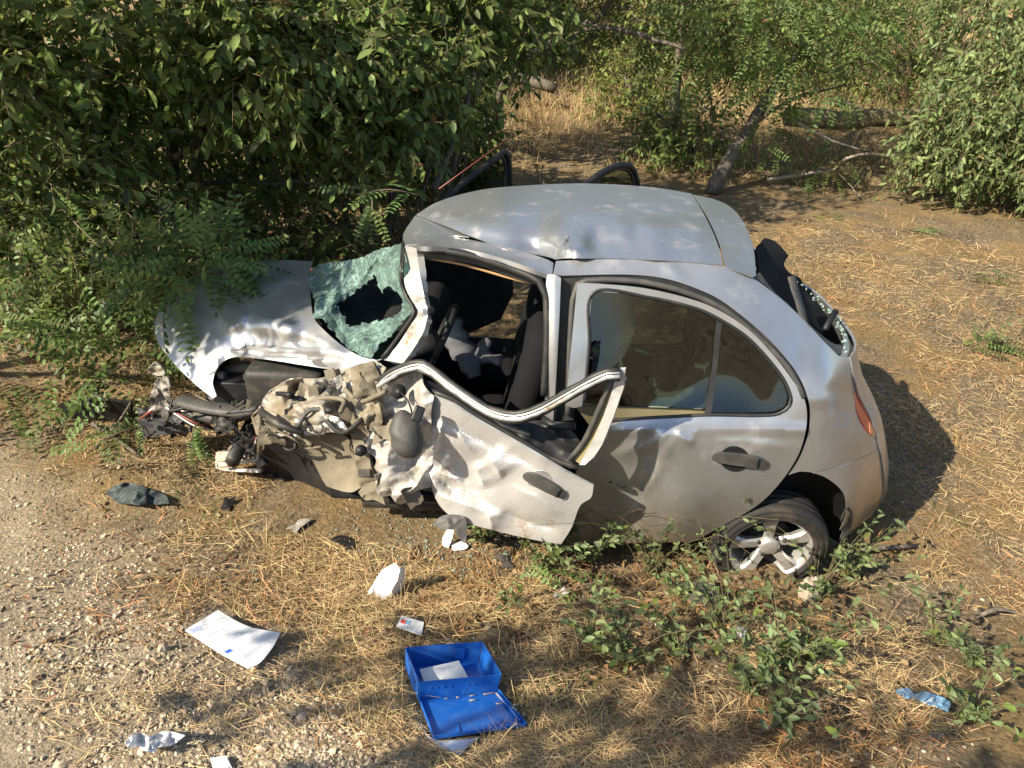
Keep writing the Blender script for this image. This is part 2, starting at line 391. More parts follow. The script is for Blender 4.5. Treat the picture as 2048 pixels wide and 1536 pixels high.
# ================================================================ ground, gravel, straw
def ground_material():
    m = bpy.data.materials.new('dry_verge'); m.use_nodes = True; t = m.node_tree; N = t.nodes; L = t.links; b = N['Principled BSDF']; b.inputs['Roughness'].default_value = .95; b.inputs['Specular IOR Level'].default_value = .15
    tc = N.new('ShaderNodeTexCoord'); sep = N.new('ShaderNodeSeparateXYZ'); L.new(tc.outputs['Object'], sep.inputs[0])
    def noise(sc, d=6., r=.65):
        n = N.new('ShaderNodeTexNoise'); n.inputs['Scale'].default_value = sc; n.inputs['Detail'].default_value = d; n.inputs['Roughness'].default_value = r; L.new(tc.outputs['Object'], n.inputs[0]); return n.outputs['Fac']
    def mr(f, a, c):
        r = N.new('ShaderNodeMapRange'); r.inputs['From Min'].default_value = a; r.inputs['From Max'].default_value = c; L.new(f, r.inputs['Value']); return r.outputs[0]
    def mix(f, a, c):
        x = N.new('ShaderNodeMix'); x.data_type = 'RGBA'; L.new(f, x.inputs['Factor'])
        for s, q in ((x.inputs[6], a), (x.inputs[7], c)):
            if hasattr(q, 'links'): L.new(q, s)
            else: s.default_value = (*q, 1)
        return x.outputs[2]
    soil = mix(mr(noise(2.2), .35, .65), (.070, .054, .036), (.150, .112, .070))
    soil = mix(mr(noise(38, 4), .45, .62), soil, (.27, .21, .135))
    straw = mix(mr(noise(55, 3), .4, .62), (.27, .185, .085), (.15, .10, .048))
    c = mix(mr(noise(1.5, 5), .42, .60), soil, straw)
    # gravel apron by the road: object y grows towards the road, x towards the left
    ma = N.new('ShaderNodeMath'); ma.operation = 'MULTIPLY_ADD'; ma.inputs[1].default_value = .62; L.new(sep.outputs[0], ma.inputs[0]); L.new(sep.outputs[1], ma.inputs[2])
    nz = N.new('ShaderNodeMath'); nz.operation = 'MULTIPLY_ADD'; nz.inputs[1].default_value = 1.3; L.new(noise(1.7), nz.inputs[0]); L.new(ma.outputs[0], nz.inputs[2])
    grav = mix(mr(noise(70, 3), .4, .6), (.40, .325, .225), (.25, .20, .135))
    c = mix(mr(nz.outputs[0], 3.05, 3.75), c, grav)
    L.new(c, b.inputs['Base Color'])
    bn = N.new('ShaderNodeBump'); bn.inputs['Distance'].default_value = .02; L.new(noise(45, 6), bn.inputs['Height']); L.new(bn.outputs[0], b.inputs['Normal'])
    return m
def axis(a, b, step, far):
    near = np.arange(a, b+step/2, step); lo = []; x = a; s = step
    while x > -far: s *= 1.22; x -= s; lo.append(x)
    hi = []; x = b; s = step
    while x < far: s *= 1.22; x += s; hi.append(x)
    return np.concatenate([lo[::-1], near, hi])
gx_ = axis(-5, 6.5, .04, 320); gy_ = axis(-8, 3.6, .04, 320)
X_, Y_ = np.meshgrid(gx_, gy_); nx_ = len(gx_); ny_ = len(gy_)
Z_ = gz(X_, Y_)+pn(X_*9, Y_*9, 21)*.006*(np.abs(X_) < 9)+pn(X_*17, Y_*17, 22)*.004*(np.abs(X_) < 9)
i_ = np.arange(nx_-1)[None]+np.arange(ny_-1)[:, None]*nx_
mk('ground', np.stack([X_.ravel(), Y_.ravel(), Z_.ravel()], 1), np.stack([i_, i_+1, i_+nx_+1, i_+nx_], -1).reshape(-1, 4), ground_material(), kind='structure')

def sector(n, rmin, rmax, half=44, power=.0):
    """ground points in the wedge the photograph looks into, denser towards the road"""
    a = YAW+np.radians(RNG.uniform(-half, half, n)); q = RNG.random(n)
    r = rmin*(rmax/rmin)**q if power == 0 else (rmin**power+(rmax**power-rmin**power)*q)**(1/power)
    return CAM[0]+r*np.sin(a), CAM[1]-r*np.cos(a)
def gravelness(x, y):
    return np.clip((.62*x+y+1.3*(.5+.35*fbm(x*1.1, y*1.1, 33, 3))-3.05)/.8, 0, 1)
def under_car(x, y):
    return (x > -.5) & (x < 2.6) & (np.abs(y) < .72)
def norm(a): return a/(np.linalg.norm(a, axis=1)[:, None]+1e-12)
def blades(x, y, L, W, tilt, z0=0., bend=.25, seg=2):
    """thin curved grass blades: arrays of strips lying or standing"""
    az = RNG.uniform(0, 2*np.pi, len(x)); ct = np.cos(tilt)*L
    ok = clear(x, y) & clear(x+np.cos(az)*ct*.5, y+np.sin(az)*ct*.5) & clear(x+np.cos(az)*ct, y+np.sin(az)*ct); x, y, az, L, W, tilt = x[ok], y[ok], az[ok], L[ok], W[ok], tilt[ok]
    if np.ndim(z0): z0 = z0[ok]
    n = len(x); h = np.stack([np.cos(az), np.sin(az), np.zeros(n)], 1); s = np.stack([-np.sin(az), np.cos(az), np.zeros(n)], 1)
    d = h*np.cos(tilt)[:, None]+np.array([0, 0, 1.])*np.sin(tilt)[:, None]
    # lie along the slope
    e = .05; gx = (gz(x+e, y)-gz(x-e, y))/(2*e); gy = (gz(x, y+e)-gz(x, y-e))/(2*e); d[:, 2] += np.cos(tilt)*(gx*h[:, 0]+gy*h[:, 1]); d = norm(d)
    p0 = np.stack([x, y, gz(x, y)+z0], 1); sg = RNG.normal(0, 1, n)*bend
    wdir = norm(s+np.array([0, 0, 1.])*RNG.normal(0, .6, n)[:, None]); V = []
    for k in range(seg+1):
        t = k/seg; c = p0+d*(L*t)[:, None]+s*(sg*L*t*t)[:, None]-np.array([0, 0, 1.])*(np.abs(sg)*L*t*t*np.sin(tilt)*.8)[:, None]
        w = (W*(1-.55*t))[:, None]*wdir*.5; V += [c-w, c+w]
    V = np.stack(V, 1); b = np.arange(n)[:, None]*(2*(seg+1)); F = np.concatenate([b+np.array([[2*k, 2*k+1, 2*k+3, 2*k+2]]) for k in range(seg)])
    return V.reshape(-1, 3), F
def cat(ls):
    V = []; F = []; b = 0
    for v, f in ls: V.append(v); F.append(f+b); b += len(v)
    return np.concatenate(V), np.concatenate(F)
m_straw = mat('straw', (.47, .345, .165), .75, spec=.3, isl=.55)
m_strawr = mat('rusty_straw', (.30, .17, .065), .8, spec=.2, isl=.5)
m_pale = mat('bleached_grass', (.50, .38, .19), .8, spec=.2, isl=.4, trans=.2)
m_green = mat('short_green_grass', (.10, .14, .03), .7, isl=.4, trans=.3)
def sm(x): return 1/(1+np.exp(-x))
def strawmask(x, y):
    return np.clip((.30+.16*sm((-y-1)*2)-.10*sm((-x-.6)*3)*sm((y+3)*2)+.75*np.exp(-((x+2.9)/1.9)**2-((y+3.6)/1.5)**2)+1.35*fbm(x*.8, y*.8, 41, 3)+.7*pn(x*3, y*3, 44)), .04, 1)*(1-.80*gravelness(x, y))
x, y = sector(190000, 1.35, 9.5); k = (RNG.random(len(x)) < strawmask(x, y)) & ~under_car(x, y); x = x[k]; y = y[k]; n = len(x)
dist = np.hypot(x-CAM[0], y-CAM[1])
L_ = RNG.gamma(2.6, .026, n).clip(.012, .24)*(.85+.02*dist); W_ = RNG.uniform(.0013, .0032, n)*(.9+.055*dist); L_ = np.minimum(L_, RNG.uniform(.08, .22, n))
V, F = blades(x, y, L_, W_, np.radians(np.abs(RNG.normal(4, 13, n))), .004+RNG.random(n)*.012)
mk('straw_litter', V, F, m_straw, None, False, kind='stuff')
x, y = sector(60000, 1.5, 9.5); k = (RNG.random(len(x)) < np.clip(.35+fbm(x*.9+5, y*.9, 51, 3), 0, 1)*(1-gravelness(x, y))) & ~under_car(x, y); x = x[k]; y = y[k]; n = len(x); dist = np.hypot(x-CAM[0], y-CAM[1])
V, F = blades(x, y, RNG.gamma(3., .018, n).clip(.02, .15), RNG.uniform(.002, .005, n)*(.6+.15*dist), np.radians(np.abs(RNG.normal(8, 25, n))), .003)
mk('dead_grass_thatch', V, F, m_strawr, None, False, kind='stuff')
# standing tufts
cx, cy = sector(900, 1.5, 8); k = RNG.random(len(cx)) < strawmask(cx, cy)*.8; k &= ~under_car(cx, cy); cx = cx[k]; cy = cy[k]
m_ = 18; x = np.repeat(cx, m_)+RNG.normal(0, .03, len(cx)*m_); y = np.repeat(cy, m_)+RNG.normal(0, .03, len(cx)*m_); n = len(x)
V, F = blades(x, y, RNG.uniform(.04, .16, n), RNG.uniform(.0014, .003, n), np.radians(RNG.uniform(30, 88, n)), 0, .35, 3)
mk('dry_grass_tufts', V, F, m_pale, None, False, kind='stuff')
# long standing dry grass in the meadow behind the car
x, y = sector(140000, 7.5, 40, 44); k = (y < -4.0-.5*x*0) & (RNG.random(len(x)) < sm((-y-7.2+1.4*fbm(x*.7, y*.7, 63, 2))*1.6)) & (RNG.random(len(x)) < np.clip(.45+.8*fbm(x*.45, y*.45, 61, 3)+(-y-7)*.06, .12, 1)); x = x[k]; y = y[k]; n = len(x); dist = np.hypot(x-CAM[0], y-CAM[1])
tall = np.clip((-y-5.5)/4, .3, 1.1)
V, F = blades(x, y, RNG.uniform(.12, .55, n)*tall, RNG.uniform(.004, .008, n)*(dist/9)**.8, np.radians(RNG.uniform(40, 90, n)), 0, .3, 2)
mk('meadow_grass', V, F, m_pale, None, False, kind='stuff')
x, y = sector(26000, 1.6, 12); k = (RNG.random(len(x)) < np.clip(fbm(x*.7+9, y*.7, 71, 3)*1.4-.25, 0, 1)*(1-gravelness(x, y))) & ~under_car(x, y); x = x[k]; y = y[k]; n = len(x)
V, F = blades(x, y, RNG.uniform(.02, .07, n), RNG.uniform(.003, .007, n), np.radians(RNG.uniform(25, 85, n)), 0, .4, 2)
mk('green_grass', V, F, m_green, None, False, kind='stuff')
# gravel
m_stone = mat('limestone_gravel', (.45, .37, .255), .9, spec=.2, isl=.45, bump=.002, bscale=120)
def stones(x, y, r):
    n = len(x); base = np.array([(0, 0, 1), (.9, 0, .35), (.28, .85, .35), (-.72, .53, .35), (-.72, -.53, .35), (.28, -.85, .35), (.72, .53, -.4), (-.28, .85, -.4), (-.9, 0, -.4), (-.28, -.85, -.4), (.72, -.53, -.4)])
    f = np.array([(0, 1, 2), (0, 2, 3), (0, 3, 4), (0, 4, 5), (0, 5, 1), (1, 6, 2), (2, 6, 7), (2, 7, 3), (3, 7, 8), (3, 8, 4), (4, 8, 9), (4, 9, 5), (5, 9, 10), (5, 10, 1), (1, 10, 6)])
    V = base[None]*RNG.uniform(.65, 1.3, (n, 11, 1))*np.stack([r*RNG.uniform(.8, 1.4, n), r, r*RNG.uniform(.45, .85, n)], 1)[:, None]
    a = RNG.uniform(0, 6.28, n); ca, sa = np.cos(a)[:, None], np.sin(a)[:, None]
    V = np.stack([V[..., 0]*ca-V[..., 1]*sa, V[..., 0]*sa+V[..., 1]*ca, V[..., 2]+V[..., 0]*RNG.normal(0, .25, (n, 1))], 2)
    V += np.stack([x, y, gz(x, y)+r*.25], 1)[:, None]; ok = clear(x, y); V = V[ok]; n = int(ok.sum())
    return V.reshape(-1, 3), (f[None]+np.arange(n)[:, None, None]*11).reshape(-1, 3)
x, y = sector(95000, 1.3, 4.4, 46); k = RNG.random(len(x)) < .012+.985*gravelness(x, y)*np.clip(.6+.9*fbm(x*1.3, y*1.3, 81, 3), .15, 1); x = x[k]; y = y[k]
V, F = stones(x, y, RNG.gamma(2.2, .0016, len(x)).clip(.0014, .019)); mk('roadside_gravel', V, F, m_stone, None, False, kind='stuff')
x, y = sector(9000, 1.6, 9, 44); k = ~under_car(x, y) & (RNG.random(len(x)) < .5); x = x[k]; y = y[k]
V, F = stones(x, y, RNG.gamma(3., .002, len(x)).clip(.002, .016)); mk('soil_clods', V, F, mat('soil_crumbs', (.19, .145, .09), .95, isl=.3), None, False, kind='stuff')

# ================================================================ vegetation
def leaves(p, d, n, L, W, fold=.25, droop=.15):
    """oval leaves folded along the midrib; arrays of base points, directions, normals"""
    d = norm(d); s = norm(np.cross(d, n)); n = np.cross(s, d); L = L[:, None]; W = W[:, None]
    up = n*W*fold; t = p+d*L-n*L*droop
    V = np.stack([p, p+d*L*.28+s*W*.42+up*.5, p+d*L*.68+s*W*.40+up*.5-n*L*droop*.4, t, p+d*L*.68-s*W*.40+up*.5-n*L*droop*.4, p+d*L*.28-s*W*.42+up*.5], 1)
    b = np.arange(len(p))[:, None]*6
    return V.reshape(-1, 3), np.concatenate([b+np.array([[0, 1, 2, 3]]), b+np.array([[0, 3, 4, 5]])])
def rods(a, b, r0, r1):
    """three-sided twigs from a to b"""
    d = norm(b-a); ref = np.where(np.abs(d[:, 2:3]) < .9, np.array([[0, 0, 1.]]), np.array([[1., 0, 0]])); x = norm(np.cross(d, ref)); y = np.cross(d, x); V = []
    for q, r in ((a, r0), (b, r1)):
        for k in range(3):
            th = 2*math.pi*k/3; V.append(q+(x*math.cos(th)+y*math.sin(th))*np.reshape(r, (-1, 1)))
    V = np.stack(V, 1); o = np.arange(len(a))[:, None]*6
    return V.reshape(-1, 3), np.concatenate([o+np.array([[k, (k+1) % 3, 3+(k+1) % 3, 3+k]]) for k in range(3)])
m_bark = mat('grey_bark', (.105, .085, .065), .95, var=((.20, .17, .13), .45, .7), scale=9, bump=.006, bscale=30, stretch=(4, 4, .8))
m_twig = mat('twig_bark', (.16, .115, .07), .9, isl=.3)
def leafmat(name, c, tr=.28, isl=.58, rough=.5):
    return mat(name, c, rough, spec=.4, isl=isl, trans=tr*1.3)
m_leafd = leafmat('dark_oval_leaf', (.130, .182, .046)); m_leafg = leafmat('grey_green_leaf', (.150, .205, .072)); m_leafr = leafmat('locust_leaflet', (.105, .165, .042)); m_leafy = leafmat('yellow_green_leaf', (.125, .165, .035)); m_dead = leafmat('dead_leaf', (.25, .15, .065), .15)
m_weed = leafmat('weed_leaf', (.140, .190, .075), .25)
def single(m):
    """the same leaf colour for leaves that are objects of their own"""
    c = m.copy(); t = c.node_tree
    for g in [q for q in t.nodes if q.type == 'NEW_GEOMETRY']:
        oi = t.nodes.new('ShaderNodeObjectInfo')
        for l in list(t.links):
            if l.from_node == g: t.links.new(oi.outputs['Random'], l.to_socket)
        t.nodes.remove(g)
    return c
SING = {}
def unit_leaf(ratio, m):
    key = (round(ratio, 2), m.name)
    if key not in SING:
        v, f = leaves(np.zeros((1, 3)), np.array([[1., 0, 0]]), np.array([[0, 0, 1.]]), np.array([1.]), np.array([ratio]))
        me = bpy.data.meshes.new('leaf'); me.from_pydata(v.tolist(), [], f.tolist()); me.polygons.foreach_set('use_smooth', [True]*len(me.polygons)); me.materials.append(single(m)); SING[key] = me
    return SING[key]
def place_leaf(me, p, d, n, L, par, name='leaf'):
    d = d/np.linalg.norm(d); s = np.cross(n, d); s /= np.linalg.norm(s)+1e-9; n = np.cross(d, s); q = p-org(par)
    o = bpy.data.objects.new(name, me); COL.objects.link(o); o.parent = par
    o.matrix_local = Matrix(((d[0]*L, s[0]*L, n[0]*L, q[0]), (d[1]*L, s[1]*L, n[1]*L, q[1]), (d[2]*L, s[2]*L, n[2]*L, q[2]), (0, 0, 0, 1)))
    return o
def in_view(p, m=60):
    u, v, z = project(p); return (u > -m) & (u < PW+m) & (v > -m) & (v < PH+m) & (z > .3)
def twigs_in(ell, n, rnd=.5):
    """twig roots and outward directions spread through a set of ellipsoids (centre, radii, weight)"""
    w = np.array([e[2] for e in ell], float); idx = RNG.choice(len(ell), n, p=w/w.sum())
    c = np.array([e[0] for e in ell])[idx]; r = np.array([e[1] for e in ell])[idx]
    d = norm(RNG.normal(0, 1, (n, 3))); q = RNG.random(n)**.42
    return c+d*r*q[:, None], norm(norm(d*r)*(1-rnd)+norm(RNG.normal(0, 1, (n, 3)))*rnd)
def leafy_crown(root, ell, ntw, leafL, ratio, m, per=8, twl=(.18, .42), droop=.35, nsing=0, dead=0., keep=None):
    """ordinary leaves alternating along many twigs"""
    p, d = twigs_in(ell, ntw); d[:, 2] -= droop*RNG.random(ntw); d = norm(d)
    if keep is not None:
        k = keep(p); p = p[k]; d = d[k]
    n = len(p); tl = RNG.uniform(*twl, n); e = p+d*tl[:, None]
    tv, tf = rods(p, e, np.full(n, .0045), np.full(n, .0015)); mk('twigs', tv, tf, m_twig, root, True, kind='stuff')
    t = np.tile((np.arange(per)+.5)/per, n)+RNG.normal(0, .03, n*per); P0 = np.repeat(p, per, 0); D0 = np.repeat(d, per, 0); q = P0+D0*(np.repeat(tl, per)*t)[:, None]
    sd = norm(np.cross(D0, norm(RNG.normal(0, 1, D0.shape)+np.array([0, 0, 1.5])))); sg = np.tile(np.where(np.arange(per) % 2, 1., -1.), n)[:, None]
    ld = norm(D0*.55+sd*sg*.8+RNG.normal(0, .25, D0.shape)-np.array([0, 0, .45])); ln = norm(RNG.normal(0, .55, D0.shape)+np.array([.15, .12, 1.]))
    LL = leafL*RNG.uniform(.42, 1.2, len(q)); rnd_d = dead or .008
    isd = RNG.random(len(q)) < rnd_d
    if nsing:
        z = np.linalg.norm(q-CAM, axis=1); sc = np.where(in_view(q, 0) & ~isd, LL/z, 0)
        # leaves of the outer skin facing the road
        pick = np.argsort(-sc)[:nsing]; me = unit_leaf(ratio, m)
        for i in pick: place_leaf(me, q[i], ld[i], ln[i], LL[i], root)
        k = np.ones(len(q), bool); k[pick] = False
    else: k = np.ones(len(q), bool)
    a = k & ~isd
    v, f = leaves(q[a], ld[a], ln[a], LL[a], LL[a]*ratio); mk('foliage', v, f, m, root, True, kind='stuff')
    if isd.any():
        v, f = leaves(q[isd], ld[isd], ln[isd], LL[isd], LL[isd]*ratio); mk('dead_foliage', v, f, m_dead, root, True, kind='stuff')
FROND = {}
def frond_arrays(p, d, n, L, pairs=8, lf=.036, bow=.35):
    """compound locust leaves: oval leaflets in pairs along a drooping rib"""
    k = len(p); d = norm(d); s = norm(np.cross(d, n)); nn = np.cross(s, d); out = []; R = []
    prev = p
    for i in range(pairs+1):
        t = (i+1.5)/(pairs+1.5); c = p+d*(L*t)[:, None]-np.array([0, 0, 1.])*(L*bow*t*t)[:, None]
        R.append((prev, c)); prev_t = c-prev; prev = c; dd = norm(prev_t)
        sz = lf*(L/.24)*(1.0-.25*abs(t-.55)*2)
        for sg in ((1, -1) if i < pairs else (0,)):
            ld = norm(dd*(.25 if sg else 1)+s*sg+RNG.normal(0, .10, p.shape)-np.array([0, 0, .12])); out.append(leaves(c, ld, norm(nn+RNG.normal(0, .18, p.shape)), sz, sz*.52, .15, .05))
    lv, lfc = cat(out); rv, rf = cat([rods(a, b, np.full(k, .0016), np.full(k, .0012)) for a, b in R])
    return lv, lfc, rv, rf
def place_frond(p, d, n, L, par, m=None, name='compound_leaf'):
    m = m or m_leafr; key = (m.name, RNG.integers(4))
    if key not in FROND:
        lv, lf_, rv, rf = frond_arrays(np.zeros((1, 3)), np.array([[1., 0, 0]]), np.array([[0, 0, 1.]]), np.array([1.]), 8, .036, .22)
        me = bpy.data.meshes.new('compound_leaf'); V = np.concatenate([lv, rv]); me.from_pydata(V.tolist(), [], np.concatenate([lf_, rf+len(lv)]).tolist()); me.materials.append(single(m)); FROND[key] = me
    return place_leaf(FROND[key], p, d, n, L, par, name)
def locust_crown(root, ell, nfr, L=(.16, .27), nsing=60, dead=.0, droop=.5, m=None):
    m = m or m_leafr
    p, d = twigs_in(ell, nfr); d[:, 2] -= droop*RNG.random(nfr)**2; d = norm(d); n = norm(RNG.normal(0, .7, (nfr, 3))+np.array([.1, .15, 1.])); LL = RNG.uniform(*L, nfr)
    z = np.linalg.norm(p-CAM, axis=1); sc = np.where(in_view(p, 0), LL/z, 0); pick = np.argsort(-sc)[:nsing]
    for i in pick: place_frond(p[i], d[i], n[i], LL[i], root, m)
    k = np.ones(nfr, bool); k[pick] = False
    lv, lf_, rv, rf = frond_arrays(p[k], d[k], n[k], LL[k]); mk('foliage', lv, lf_, m, root, True, kind='stuff'); mk('leaf_stalks', rv, rf, m_twig, root, True, kind='stuff')
    if dead:
        q, e = twigs_in(ell, int(nfr*dead)); lv, lf_, rv, rf = frond_arrays(q, e, norm(RNG.normal(0, .5, q.shape)+np.array([0, 0, 1.])), np.full(len(q), .16), 6, .03, .6); mk('dead_foliage', lv, lf_, m_dead, root, True, kind='stuff')
def limb(pts, r0, r1, wob=.03, step=.12, n=7):
    c = catmull(np.array(pts, float), step); k = len(c); s = RNG.integers(1000)
    c = c+np.stack([pn(np.arange(k)*.35+j*9, np.zeros(k)+s) for j in range(3)], 1)*wob
    return tube_arrays(c, np.linspace(r0, r1, k)*(1+.12*pn(np.arange(k)*.6, np.zeros(k)+s+3)), n)
def limbs(name, list_, root, m=None):
    v, f = join([limb(*l) for l in list_]); return mk(name, v, f, m or m_bark, root)
def rnd_branches(base, targets, r0, root, name='branch', n=6):
    ls = []
    for t in targets:
        b = np.array(base, float); t = np.array(t, float); mid = (b+t)/2+RNG.normal(0, .15, 3)+np.array([0, 0, .15]); ls.append(([b, mid, t], r0*RNG.uniform(.6, 1), .006, .05, .12, n))
    limbs(name, ls, root)
def G(x, y): return (x, y, float(gz(x, y)))
TREES = 'trees and bushes behind the car'
# --- left thicket: three bushes that crowd over the bonnet
b = thing('bush', 'big dark thicket of broad oval leaves filling the upper left corner', 'bush', G(4.6, -3.4), TREES)
limbs('trunk', [([G(4.6, -3.4), (4.5, -3.2, .8), (4.2, -2.9, 1.7), (3.8, -2.6, 2.6)], .07, .03), ([G(4.7, -3.5), (5.0, -3.2, .9), (5.5, -2.7, 2.0)], .06, .02), ([(4.4, -3.1, 1.0), (3.7, -2.4, 1.35), (3.0, -1.9, 1.55)], .035, .01), ([(4.4, -3.1, 1.2), (4.9, -2.1, 1.6), (5.3, -1.4, 1.9)], .03, .01), ([(4.3, -3.0, .8), (3.6, -2.7, .9), (2.9, -2.5, .95)], .03, .008)], b)
leafy_crown(b, [((4.4, -2.3, 2.2), (1.7, .9, .75), 3), ((3.1, -2.2, 1.95), (.9, .6, .5), 1.5), ((5.2, -1.7, 1.45), (1.2, .8, .9), 2.2), ((4.2, -3.0, 1.1), (1.6, .7, .8), 1.3), ((4.6, -3.0, 3.6), (1.9, 1.2, .9), 1.6)], 2700, .112, .50, m_leafd, 8, nsing=150)
b = thing('bush', 'thicket of drooping oval leaves with bare twigs, directly behind the bonnet and windscreen', 'bush', G(2.7, -4.2), TREES)
limbs('trunk', [([G(2.7, -4.2), (2.6, -4.0, 1.0), (2.5, -3.6, 2.4)], .05, .02), ([G(2.9, -4.3), (3.2, -3.9, 1.1), (3.4, -3.4, 2.2)], .045, .018), ([G(2.3, -4.4), (1.9, -4.2, 1.2), (1.6, -4.0, 2.5)], .04, .015), ([(2.6, -4.0, 1.2), (2.1, -3.4, 1.5), (1.75, -3.1, 1.35)], .018, .005), ([(2.6, -3.9, 1.3), (2.6, -3.1, 1.5), (2.45, -2.7, 1.2)], .018, .005)]+
      [([G(2.7+.5*math.cos(a), -4.2+.4*math.sin(a)), (2.6+.7*math.cos(a), -4.2+.6*math.sin(a), .9), (2.6+1.0*math.cos(a*1.3), -4.0+.7*math.sin(a), 1.8)], .02, .006) for a in np.arange(0, 6.2, .55)], b)
leafy_crown(b, [((2.9, -3.6, 2.2), (1.2, .8, .65), 3), ((1.9, -3.9, 2.2), (.9, .8, .6), 2), ((2.5, -2.7, 1.72), (.75, .4, .40), 1.3), ((3.6, -3.6, 1.5), (.9, .6, .8), 1), ((2.42, -2.3, 1.45), (.32, .28, .30), .45), ((2.6, -3.8, 3.7), (1.4, 1.2, .9), 1.6)], 2100, .112, .50, m_leafd, 8, nsing=150, twl=(.2, .45))
b = thing('bush', 'leafless brown undergrowth below the dark thicket behind the bonnet', 'bush', G(3.3, -3.2), TREES)
ls = []
for i in range(46):
    x0, y0 = RNG.uniform(1.7, 5.6), RNG.uniform(-4.2, -2.3); h = RNG.uniform(.5, 1.3); dx, dy = RNG.normal(0, .35, 2); ls.append(([G(x0, y0), (x0+dx*.4, y0+dy*.4, h*.5), (x0+dx, y0+dy, h)], RNG.uniform(.006, .014), .003, .04, .15, 5))
limbs('branch', ls, b, m_twig)
leafy_crown(b, [((3.4, -3.0, .55), (1.8, .8, .5), 1)], 420, .06, .5, m_leafd, 6, dead=.25)
# locust sapling leaning over the front of the car
b = thing('locust_sapling', 'low locust with sunlit compound leaves hanging over the bonnet at the left', 'tree', G(3.9, -1.3), TREES)
limbs('trunk', [([G(3.9, -1.3), (3.8, -1.2, .5), (3.55, -.9, .95)], .022, .008), ([(3.85, -1.25, .4), (4.2, -.9, .8), (4.4, -.6, .9)], .015, .005), ([(3.8, -1.2, .5), (3.4, -1.0, .85), (3.1, -.75, 1.05)], .012, .004)], b)
locust_crown(b, [((3.95, -.75, .80), (.62, .42, .42), 2.6), ((3.2, -.5, .98), (.36, .34, .16), 2.4), ((3.05, -.5, 1.08), (.26, .22, .10), .9), ((4.3, -.35, .45), (.5, .4, .35), 1.4), ((3.6, -.30, .42), (.28, .2, .22), .6), ((4.5, -1.2, 1.1), (.6, .5, .4), 1.2)], 380, (.28, .44), 200)
leafy_crown(b, [((3.5, -.75, .9), (.45, .35, .2), 1), ((4.4, -1.2, 1.0), (.8, .5, .5), 1.3)], 150, .055, .62, m_leafd, 7)
b = thing('bush', 'dense dark bush deep in the thicket behind the bare undergrowth', 'bush', G(4.0, -5.4), TREES)
limbs('trunk', [([G(4.0, -5.4), (4.0, -5.3, .8), (3.9, -5.2, 1.8)], .05, .02)], b)
leafy_crown(b, [((4.0, -5.4, .9), (2.2, .7, .9), 2), ((6.0, -4.2, .9), (1.4, .8, .9), 1.2), ((2.6, -5.6, .8), (1.0, .6, .8), 1)], 1500, .12, .52, m_leafd, 8)
b = thing('bush', 'shaded leafy growth at the foot of the thicket left of the bonnet', 'bush', G(5.0, -1.9), TREES)
limbs('trunk', [([G(5.0, -1.9), (5.0, -1.8, .4), (4.9, -1.6, .9)], .03, .01)], b)
leafy_crown(b, [((5.0, -1.8, .55), (1.2, .6, .5), 2), ((3.9, -1.9, .45), (.8, .4, .4), 1.2), ((3.1, -2.2, .35), (.8, .35, .3), .9)], 800, .09, .54, m_leafd, 8, dead=.05)
# --- trees in the gap and to the right
b = thing('leaning_tree', 'thin forked tree leaning right in front of the dry meadow gap', 'tree', G(2.0, -7.2), TREES)
t0 = PG(975, 285)
limbs('trunk', [([t0, P(1000, 200, Y, -6.9), P(1040, 130, Y, -6.8), P(1110, 82, Y, -6.7), P(1190, 35, Y, -6.6), P(1260, -40, Y, -6.5)], .075, .04), ([P(1120, 78, Y, -6.7), P(1180, 56, Y, -6.6), P(1250, 62, Y, -6.4), P(1370, 98, Y, -6.0)], .04, .02), ([P(1005, 195, Y, -6.9), P(1010, 120, Y, -7), P(1035, 40, Y, -7)], .03, .015), ([P(940, 290, Y, -7.3), P(935, 180, Y, -7.4), P(925, 60, Y, -7.5)], .045, .03)], b)
leafy_crown(b, [((1.4, -6.6, 3.0), (1.6, 1.0, .7), 2), ((2.7, -6.6, 2.6), (1.0, .8, .9), 2.2), ((.4, -6.4, 2.75), (1.0, .8, .45), 1.2)], 1500, .085, .5, m_leafd, 8, nsing=40)
b = thing('locust_tree', 'locust tree with hanging compound leaves and a slim dark trunk, right of the gap', 'tree', G(-1.0, -8.2), TREES)
t0 = PG(1345, 290)
limbs('trunk', [([t0, P(1352, 200, Y, -9.0), P(1360, 100, Y, -8.9), P(1372, -20, Y, -8.8)], .07, .05)], b)
leafy_crown(b, [((-1.4, -7.0, 2.1), (1.3, 1.0, .7), 2), ((-2.2, -7.2, 2.0), (1.2, .8, .7), 2)], 520, .075, .5, m_leafd, 8, dead=.06)
locust_crown(b, [((-1.3, -6.4, 2.0), (1.1, .9, .6), 3), ((-1.9, -6.1, 1.6), (.9, .6, .5), 1.6), ((-.8, -7.4, 1.5), (.6, .5, .5), 1), ((-2.2, -7.2, 2.3), (1.4, .8, .6), 1.5), ((-1.2, -8.2, 4.2), (1.8, 1.3, 1.2), 2)], 560, (.30, .56), 150, dead=.25, droop=1.0)
b = thing('sapling', 'thin straight sapling stem between the slim locust trunk and the leaning broken trunk', 'sapling', PG(1420, 345))
limbs('trunk', [([PG(1420, 345), P(1424, 250, Y, -7.4), P(1412, 120, Y, -7.6), P(1415, 20, Y, -7.6)], .02, .010)], b)
locust_crown(b, [(P(1415, 60, Y, -7.6), (.5, .4, .4), 1)], 40, (.22, .36), 10)
b = thing('fallen_tree', 'broken grey tree trunk leaning from the ground beside the car roof up to the right', 'tree', G(-1.1, -6.0), TREES)
t0 = PG(1424, 388)
